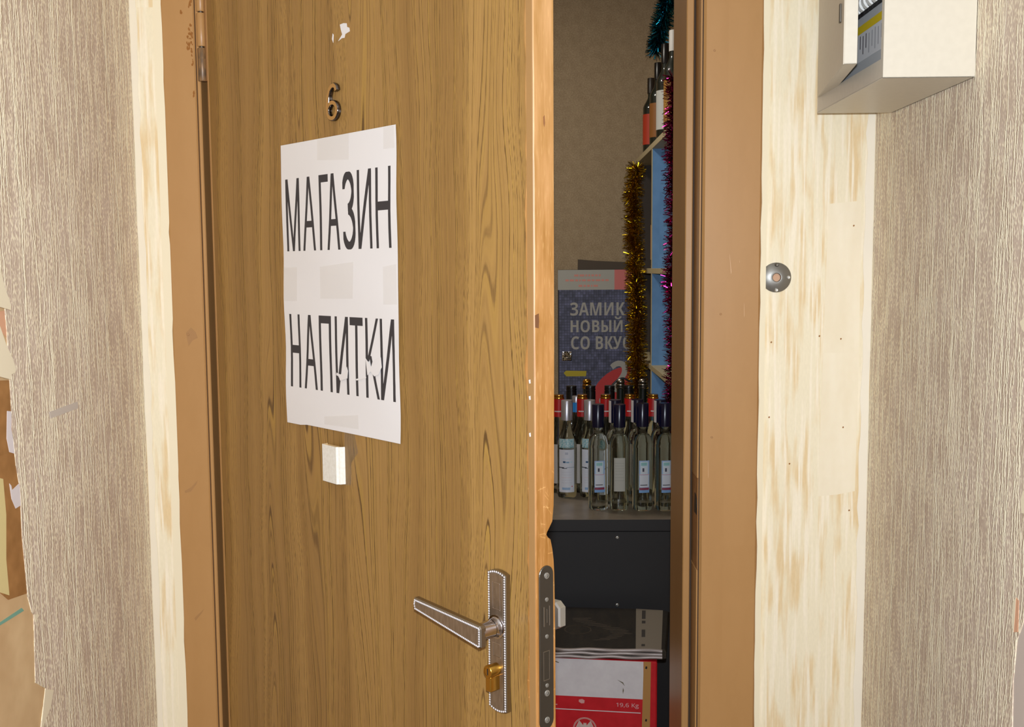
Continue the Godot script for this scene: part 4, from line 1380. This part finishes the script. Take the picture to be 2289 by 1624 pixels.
	prism(st, pv([-0.12, 0.653, 0.3220, 0.6325, 0.3680, 0.915, 0.3542, 0.9252, 0.2808, 0.938, 0.0765, 0.955, -0.10, 0.958]), 0.0, 0.0245, 0.004, flip)
	var blk := mat(Color.WHITE, 0.42, 0.0, mottle(256, 256, rgb(26, 22, 18), rgb(58, 50, 38), [[0.03, 0.5, 4], [0.12, 0.6, 1]], 95), Vector2(4, 4))
	part(f, "board", st, blk)
	st = start()
	prism(st, pv([0.2500, 0.6400, 0.3110, 0.6370, 0.3510, 0.921, 0.2810, 0.934]), 0.0245, 0.0249, 0.0, flip)
	var strip := part(f, "grey_strip", st, mat(rgb(128, 118, 104), 0.5))
	st = start()
	var block_ink := mat(rgb(58, 52, 48), 0.6)
	for q in [[0.06, 0.11], [0.28, 0.46], [0.62, 0.69], [0.74, 0.97]]:
		var m := []
		for e in [[0.22, q[0]], [0.36, q[0]], [0.36, q[1]], [0.22, q[1]]]:
			m.append_array([lerpf(lerpf(0.2500, 0.281, e[1]), lerpf(0.3110, 0.351, e[1]), e[0]), lerpf(0.640, 0.928, e[1])])
		st = start()
		prism(st, pv(m), 0.0249, 0.0252, 0.0, flip)
		part(strip, "printed_block", st, block_ink)
	# oval and brush-like print on the black board
	st = start()
	for i in 40:
		var a0 := TAU * i / 40.0
		var a1 := TAU * (i + 1) / 40.0
		var p := func(r: float, an: float) -> Vector3: return Vector3(0.118 + 0.034 * r * cos(an), 0.5727, -0.775 - 0.032 * r * sin(an))
		quad(st, p.call(0.95, a0), p.call(1.0, a0), p.call(1.0, a1), p.call(0.95, a1))
	part(f, "oval_print", st, mat(rgb(74, 62, 46), 0.6))
	st = start()
	for i in 16:
		var zz := 0.70 + i * 0.0105
		var x := 0.150 + 0.045 * sin(i * 0.33) + rng.randf_range(0, 0.01)
		prism(st, pv([x, zz, x + 0.035 + rng.randf_range(0, 0.018), zz + 0.003, x + 0.04, zz + 0.0052, x + 0.004, zz + 0.0022]), 0.0245, 0.0248, 0.0, flip)
	part(f, "faded_print", st, mat(rgb(82, 70, 56), 0.6)).set_meta("kind", "stuff")
	# film gathered along the near edge
	st = start()
	for k in 3:
		var pts := PackedVector3Array()
		for i in 30:
			var s := i / 29.0
			pts.append(Vector3(lerpf(-0.11, 0.312, s), 0.5715 - k * 0.0085 + 0.0012 * sin(s * 23.0 + k * 2.0), -lerpf(0.652, 0.632, s) + 0.0015 + 0.0012 * sin(s * 31.0 + k)))
		tube(st, pts, 0.0042, 8)
	part(f, "film_edge", st, mat(rgb(158, 146, 140), 0.34, 0.15))

func bottle_glass(r: float, body: float, neck_y: float, neck_r: float, top: float, p := 2.0, arch := true) -> ArrayMesh:
	var st := start()
	var sh := [Vector2(r, body)]
	for i in range(1, 9):
		var k := i / 8.0
		if arch:
			sh.append(Vector2(lerpf(neck_r, r, cos(k * PI / 2)), lerpf(body, neck_y, sin(k * PI / 2))))
		else:
			var e := k * k * (3 - 2 * k)
			sh.append(Vector2(lerpf(r, neck_r, e), lerpf(body, neck_y, k)))
	sh.append(Vector2(neck_r, top))
	lathe(st, [[Vector2(0, 0.004), Vector2(r * 0.6, 0.003), Vector2(r * 0.86, 0.0)], [Vector2(r * 0.86, 0.0), Vector2(r * 0.97, 0.003), Vector2(r, 0.010), Vector2(r, body)], sh, [Vector2(neck_r, top), Vector2(0, top)]], 32, p)
	st.generate_normals()
	return st.commit()

func turned(segs: Array, n := 24) -> ArrayMesh:
	var st := start()
	lathe(st, segs, n)
	st.generate_normals()
	return st.commit()

func cap_mesh(r: float, y0: float, y1: float) -> ArrayMesh:
	return turned([[Vector2(r * 0.8, y0), Vector2(r, y0)], [Vector2(r, y0), Vector2(r, y1 - 0.002), Vector2(r * 0.95, y1 - 0.0005)], [Vector2(r * 0.95, y1 - 0.0005), Vector2(0, y1)]])

func label_mesh(r: float, y0: float, y1: float, a0: float, a1: float, p := 2.0) -> ArrayMesh:
	var st := start()
	label_band(st, r, y0, y1, a0, a1, 12, p)
	st.generate_normals()
	return st.commit()

func bottles() -> void:
	var navy := mat(rgb(8, 11, 42), 0.24)
	var silver := mat(rgb(186, 184, 190), 0.34, 0.7)
	var red := mat(rgb(186, 24, 24), 0.4)
	var gold := mat(rgb(206, 150, 64), 0.22, 1.0)
	var ring_white := mat(rgb(214, 204, 200), 0.5)
	var black := mat(rgb(20, 18, 18), 0.3)
	var darkglass := mat(rgb(16, 24, 14), 0.08)
	darkglass.clearcoat_enabled = true
	darkglass.clearcoat = 0.6
	var paint := func(im: ImageTexture) -> StandardMaterial3D: return mat(Color.WHITE, 0.5, 0.0, im)
	var pale := rgb(206, 212, 220)
	var stamp: StandardMaterial3D = paint.call(image_texture(48, 128, rgb(150, 178, 214), [[8, 4, 32, 52, rgb(196, 214, 224)], [12, 8, 24, 12, rgb(140, 190, 190)], [14, 26, 20, 24, pale], [20, 30, 8, 14, rgb(60, 66, 84)], [0, 54, 48, 3, rgb(206, 170, 184)], [4, 58, 40, 48, pale], [8, 96, 30, 3, rgb(60, 60, 70)], [2, 108, 44, 9, rgb(134, 52, 74)], [0, 117, 48, 11, rgb(120, 160, 206)]]))
	var back_label: StandardMaterial3D = paint.call(image_texture(48, 128, rgb(178, 178, 168), [[6, 20, 36, 1, rgb(150, 150, 142)], [6, 30, 36, 1, rgb(150, 150, 142)], [6, 40, 36, 1, rgb(150, 150, 142)], [6, 50, 36, 1, rgb(150, 150, 142)], [6, 62, 30, 1, rgb(150, 150, 142)], [6, 74, 36, 1, rgb(150, 150, 142)], [6, 86, 36, 1, rgb(150, 150, 142)]]))
	var white_label: StandardMaterial3D = paint.call(image_texture(64, 160, rgb(214, 216, 224), [[26, 10, 12, 9, rgb(180, 184, 198)], [16, 34, 34, 2, rgb(190, 202, 218)], [18, 43, 10, 7, rgb(60, 92, 128)], [30, 45, 12, 5, rgb(120, 160, 190)], [46, 44, 8, 5, rgb(190, 214, 224)], [0, 66, 22, 3, rgb(50, 56, 66)], [14, 69, 20, 2, rgb(50, 56, 66)], [30, 66, 34, 1, rgb(60, 96, 120)], [12, 84, 40, 1, rgb(196, 196, 206)], [12, 94, 40, 1, rgb(196, 196, 206)], [12, 104, 40, 1, rgb(220, 190, 190)], [12, 114, 40, 1, rgb(196, 196, 206)], [12, 124, 40, 1, rgb(196, 196, 206)], [14, 142, 32, 9, rgb(150, 176, 206)], [52, 136, 4, 4, rgb(196, 70, 80)]]))
	var frost := mat(Color.WHITE, 0.2, 0.3, mottle(64, 64, rgb(120, 190, 206), rgb(236, 244, 246), [[0.1, 1.2, 1]], 97), Vector2(1, 1))
	# -------- front rows: square-shouldered clear bottles with blue caps
	var g := bottle_glass(0.0268, 0.178, 0.214, 0.0135, 0.245, 2.7)
	var cap := cap_mesh(0.0172, 0.234, 0.299)
	var lab := label_mesh(0.0270, 0.052, 0.142, -0.62, 0.30, 2.7)
	var lab2 := label_mesh(0.0270, 0.055, 0.150, -0.55, 0.42, 2.7)
	var blue_bottle := func(x: float, z: float, label: String, lm: Material, group: String, hgt: float, stripe: bool) -> Node3D:
		var t := thing("vodka_bottle", label, "bottle", Transform3D(Basis(Vector3.UP, 0.25 if lm == stamp else 0.0), Vector3(x, 0.80, z)), group)
		part(t, "glass", g, M.glass)
		part(t, "cap", cap, navy, "navy blue cap")
		if lm:
			part(t, "label", lab if lm == stamp else lab2, lm)
		if stripe:
			var c := part(t, "seal_strip", label_mesh(0.0173, 0.2345, 0.2965, -1.75, -0.75), ring_white)
		if hgt != 0.299:
			t.scale = Vector3(1, hgt / 0.299, 1)
		return t
	var gr := "clear bottles with blue caps"
	blue_bottle.call(0.1925, -1.130, "clear bottle with blue cap and tax stamp, front row, nearest the door edge", stamp, gr, 0.299, false)
	blue_bottle.call(0.2525, -1.128, "clear bottle with blue cap whose plain grey label faces out, front row", back_label, gr, 0.299, false)
	blue_bottle.call(0.3165, -1.120, "clear bottle with blue cap and tax stamp, right of the grey-labelled one", stamp, gr, 0.303, false)
	blue_bottle.call(0.3795, -1.120, "clear bottle with blue cap in the front row, half hidden by the door frame", stamp, gr, 0.303, false)
	gr = "clear bottles with white sealed blue caps"
	blue_bottle.call(0.2450, -1.190, "clear bottle with white strip on its blue cap, behind the grey-labelled bottle", null, gr, 0.304, true)
	blue_bottle.call(0.3090, -1.190, "clear bottle with white strip on its blue cap, second row, middle", null, gr, 0.305, true)
	blue_bottle.call(0.3745, -1.190, "clear bottle with white strip on its blue cap, second row, nearest the frame", null, gr, 0.304, true)
	# -------- silver caps, white labels
	g = bottle_glass(0.0292, 0.150, 0.225, 0.0125, 0.25, 2.0, false)
	cap = cap_mesh(0.0172, 0.231, 0.291)
	lab = label_mesh(0.0294, 0.018, 0.146, -0.92, 0.75)
	var fro := label_mesh(0.0285, 0.150, 0.178, -0.95, 0.75)
	for q in [[0.1105, "clear bottle with silver cap and white label beside the door edge"], [0.1780, "clear bottle with silver cap and white label, behind the nearest blue-capped one"]]:
		var t := thing("vodka_bottle", q[1], "bottle", Transform3D(Basis(), Vector3(q[0], 0.80, -1.29)), "silver-capped bottles")
		part(t, "glass", g, M.glass)
		part(t, "cap", cap, silver, "silver cap")
		part(t, "label", lab, white_label)
		part(t, "frosted_band", fro, frost)
	# -------- red sleeves, gold tops
	g = bottle_glass(0.0290, 0.165, 0.225, 0.0140, 0.25, 2.0, false)
	cap = turned([[Vector2(0.0145, 0.232), Vector2(0.0165, 0.232)], [Vector2(0.0165, 0.232), Vector2(0.0165, 0.286)], [Vector2(0.0165, 0.286), Vector2(0.0150, 0.2865)]])
	var top := turned([[Vector2(0.0160, 0.2862), Vector2(0.0166, 0.288), Vector2(0.0150, 0.292)], [Vector2(0.0140, 0.292), Vector2(0.0158, 0.294), Vector2(0.0145, 0.2985)], [Vector2(0.0145, 0.2985), Vector2(0, 0.2995)]])
	var band_w := label_mesh(0.0166, 0.247, 0.2505, -0.9, 0.6)
	var body_red := label_mesh(0.0292, 0.030, 0.150, -1.2, 1.2)
	var where := ["at the door edge", "left of the two black caps", "behind the row of white-striped caps, leftmost", "behind the white-striped caps, middle", "under the blue shelf panel"]
	var xs := [0.0885, 0.1600, 0.2310, 0.3040, 0.3745]
	for i in 5:
		var t := thing("vodka_bottle", "clear bottle with red sleeve and gold top, " + where[i], "bottle", Transform3D(Basis(Vector3.UP, 0.1 * i), Vector3(xs[i], 0.80, -1.36)), "red-sleeved bottles")
		part(t, "glass", g, M.glass)
		part(t, "cap_sleeve", cap, red, "red sleeve")
		part(t, "gold_top", top, gold)
		part(t, "white_mark", band_w, ring_white)
		part(t, "label", body_red, mat(rgb(196, 188, 180), 0.5))
	# -------- one light blue neck band
	var b := thing("vodka_bottle", "clear bottle with silver top and bright blue neck band, between the red sleeves", "bottle", Transform3D(Basis(), Vector3(0.1448, 0.80, -1.430)))
	part(b, "glass", bottle_glass(0.027, 0.16, 0.205, 0.0125, 0.25, 2.0, false), M.glass)
	part(b, "silver_top", cap_mesh(0.0130, 0.266, 0.286), silver)
	part(b, "neck_band", turned([[Vector2(0.0115, 0.236), Vector2(0.0128, 0.236)], [Vector2(0.0128, 0.236), Vector2(0.0128, 0.266)]]), mat(rgb(40, 138, 214), 0.4))
	# -------- black caps
	g = bottle_glass(0.0285, 0.185, 0.245, 0.0140, 0.27, 2.0, false)
	cap = turned([[Vector2(0.013, 0.245), Vector2(0.0165, 0.245)], [Vector2(0.0165, 0.245), Vector2(0.0165, 0.292)], [Vector2(0.0150, 0.2925), Vector2(0.0150, 0.2945)], [Vector2(0.0165, 0.2950), Vector2(0.0165, 0.3005)], [Vector2(0.0152, 0.3010), Vector2(0.0152, 0.3025)], [Vector2(0.0163, 0.3030), Vector2(0.0160, 0.3095)], [Vector2(0.0160, 0.3095), Vector2(0, 0.31)]])
	xs = [0.1325, 0.1925, 0.2535, 0.3140]
	where = ["nearest the door edge", "second from the door edge", "third from the door edge", "in front of the gold garland"]
	for i in 4:
		var t := thing("dark_bottle", "dark green bottle with ribbed black cap, " + where[i], "bottle", Transform3D(Basis(), Vector3(xs[i], 0.80, -1.500)), "black-capped bottles")
		part(t, "glass", g, darkglass)
		part(t, "cap", cap, black)
	# -------- tall ones with gold stoppers
	g = bottle_glass(0.0320, 0.17, 0.235, 0.0125, 0.30, 2.0, false)
	cap = turned([[Vector2(0.0135, 0.290), Vector2(0.0150, 0.292), Vector2(0.0150, 0.297)], [Vector2(0.0125, 0.298), Vector2(0.0155, 0.301), Vector2(0.0130, 0.306)], [Vector2(0.0100, 0.306), Vector2(0.0150, 0.311), Vector2(0.0110, 0.320), Vector2(0, 0.3225)]])
	xs = [0.1865, 0.2955, 0.3680]
	where = ["left of the red circle", "with a curved black handle", "before the gold garland"]
	for i in 3:
		var t := thing("dark_bottle", "tall dark bottle with round gold stopper, " + where[i], "bottle", Transform3D(Basis(), Vector3(xs[i], 0.80, -1.585)), "gold-stoppered bottles")
		part(t, "glass", g, darkglass)
		part(t, "stopper", cap, gold if i == 0 else M.steel)
		if i == 1:
			var st := start()
			var pts := PackedVector3Array()
			for k in 20:
				var s := k / 19.0
				pts.append(Vector3(-0.036 + 0.075 * s, 0.290 + 0.034 * sin(PI * minf(s * 0.9 + 0.0, 0.75)), 0.004))
			tube(st, pts, 0.003, 8)
			part(t, "handle", st, black)
	# -------- on top of the shelf unit
	var tall := func(z: float, x: float, label: String, capm: Material, lm: Material, hgt: float, r: float) -> void:
		var t := thing("dark_bottle", label, "bottle", Transform3D(Basis(Vector3.UP, -0.5), Vector3(x, 1.952, z)), "bottles on top of the shelf unit")
		part(t, "glass", bottle_glass(r, hgt * 0.6, hgt * 0.76, 0.014, hgt * 0.86, 2.0, false), darkglass)
		part(t, "cap", cap_mesh(0.0165, hgt * 0.80, hgt), capm)
		part(t, "label", label_mesh(r + 0.0003, hgt * 0.12, hgt * 0.52, -1.1, 0.7), lm)
	var redl := mat(rgb(190, 60, 34), 0.5)
	tall.call(-2.62, 0.512, "dark bottle with red and gold label, farthest on the shelf top", mat(rgb(40, 32, 26), 0.4), redl, 0.31, 0.034)
	tall.call(-2.40, 0.514, "dark bottle with black cap and amber label on the shelf top", black, mat(rgb(150, 96, 44), 0.5), 0.33, 0.034)
	tall.call(-2.20, 0.516, "dark bottle with pale grey label below the blue garland on the shelf top", black, mat(rgb(206, 206, 200), 0.5), 0.36, 0.034)
	tall.call(-2.00, 0.518, "dark bottle with white cap, nearest on the shelf top", mat(rgb(222, 220, 216), 0.5), mat(rgb(176, 128, 60), 0.5), 0.365, 0.034)
	# -------- inside the shelves
	var inside := func(x: float, y: float, z: float, label: String, gm: Material, lm: Material, capm: Material, hgt: float) -> void:
		var t := thing("shelf_bottle", label, "bottle", Transform3D(Basis(Vector3.UP, -0.6), Vector3(x, y, z)), "bottles inside the shelves")
		part(t, "glass", bottle_glass(0.034, hgt * 0.58, hgt * 0.74, 0.0135, hgt * 0.9, 2.0, false), gm)
		part(t, "cap", cap_mesh(0.0160, hgt * 0.85, hgt), capm)
		part(t, "label", label_mesh(0.0345, hgt * 0.10, hgt * 0.50, -1.3, 0.8), lm)
	var amber := mat(rgb(96, 56, 30), 0.1)
	var peach := mat(rgb(206, 160, 122), 0.5)
	inside.call(0.515, 1.478, -2.35, "peach-labelled bottle behind the blue panel's edge, upper shelf", darkglass, peach, mat(rgb(190, 120, 88), 0.4), 0.34)
	inside.call(0.515, 1.105, -2.35, "black bottle behind the blue panel's edge, lower shelf", mat(rgb(24, 18, 18), 0.15), mat(rgb(40, 26, 24), 0.4), mat(rgb(160, 40, 36), 0.4), 0.31)
	inside.call(0.540, 1.478, -1.80, "bottle with grey label among the purple garland, upper shelf", amber, mat(rgb(150, 134, 112), 0.5), black, 0.22)
	inside.call(0.540, 1.105, -1.80, "silver-necked bottle beside the purple garland, lower shelf", amber, mat(rgb(70, 50, 46), 0.4), M.chrome, 0.30)

func garland(called: String, label: String, path: PackedVector3Array, radius: float, count: int, col: Color, sd: int, most_x := 9.0) -> void:
	var r := RandomNumberGenerator.new()
	r.seed = sd
	var t := thing(called, label, "tinsel", Transform3D(Basis(), Vector3.ZERO))
	var cv := Curve3D.new()
	for p in path:
		cv.add_point(p)
	var ln := cv.get_baked_length()
	var st := start()
	var pts := PackedVector3Array()
	for i in 60:
		pts.append(cv.sample_baked(ln * i / 59.0))
	tube(st, pts, 0.0016, 5)
	part(t, "core_string", st, mat(col.darkened(0.5), 0.6))
	st = start()
	for i in count:
		var c := cv.sample_baked(ln * r.randf())
		var d := Vector3(r.randfn(), r.randfn() * 0.7, r.randfn()).normalized()
		var s := d.cross(Vector3(r.randfn(), r.randfn(), r.randfn())).normalized()
		var l := radius * r.randf_range(0.55, 1.1)
		var w := r.randf_range(0.0008, 0.0014)
		var bend := s.cross(d) * r.randf_range(-0.35, 0.35) * l
		var m := c + d * l * 0.55 + bend * 0.3
		var e := c + d * l + bend
		m.x = minf(m.x, most_x)          # pressed flat where it hangs against the shelves
		e.x = minf(e.x, most_x)
		quad(st, c - s * w, c + s * w, m + s * w, m - s * w)
		quad(st, m - s * w, m + s * w, e + s * w, e - s * w)
	part(t, "strands", st, mat(col, 0.2, 1.0)).set_meta("kind", "stuff")

func garlands() -> void:
	garland("gold_garland", "gold tinsel garland hanging down the front of the shelves beside the poster", PackedVector3Array([Vector3(0.430, 1.88, -2.40), Vector3(0.417, 1.79, -2.42), Vector3(0.420, 1.62, -2.42), Vector3(0.423, 1.47, -2.38), Vector3(0.426, 1.30, -2.34), Vector3(0.423, 1.12, -2.32), Vector3(0.428, 0.95, -2.28), Vector3(0.426, 0.70, -2.28)]), 0.046, 8000, rgb(190, 158, 20), 101, 0.467)
	garland("purple_garland", "purple tinsel garland hanging by the door frame in front of the blue panel", PackedVector3Array([Vector3(0.441, 2.06, -1.46), Vector3(0.441, 1.90, -1.43), Vector3(0.442, 1.74, -1.44), Vector3(0.445, 1.60, -1.40), Vector3(0.441, 1.46, -1.45), Vector3(0.445, 1.24, -1.41), Vector3(0.442, 1.06, -1.43), Vector3(0.444, 0.86, -1.43)]), 0.034, 5000, rgb(150, 24, 92), 103, 0.467)
	garland("blue_garland", "dark teal tinsel garland above the bottles on the shelf top", PackedVector3Array([Vector3(0.520, 2.54, -1.95), Vector3(0.515, 2.48, -2.06), Vector3(0.510, 2.42, -2.20), Vector3(0.505, 2.36, -2.34), Vector3(0.505, 2.33, -2.42)]), 0.045, 4000, rgb(20, 104, 128), 105)
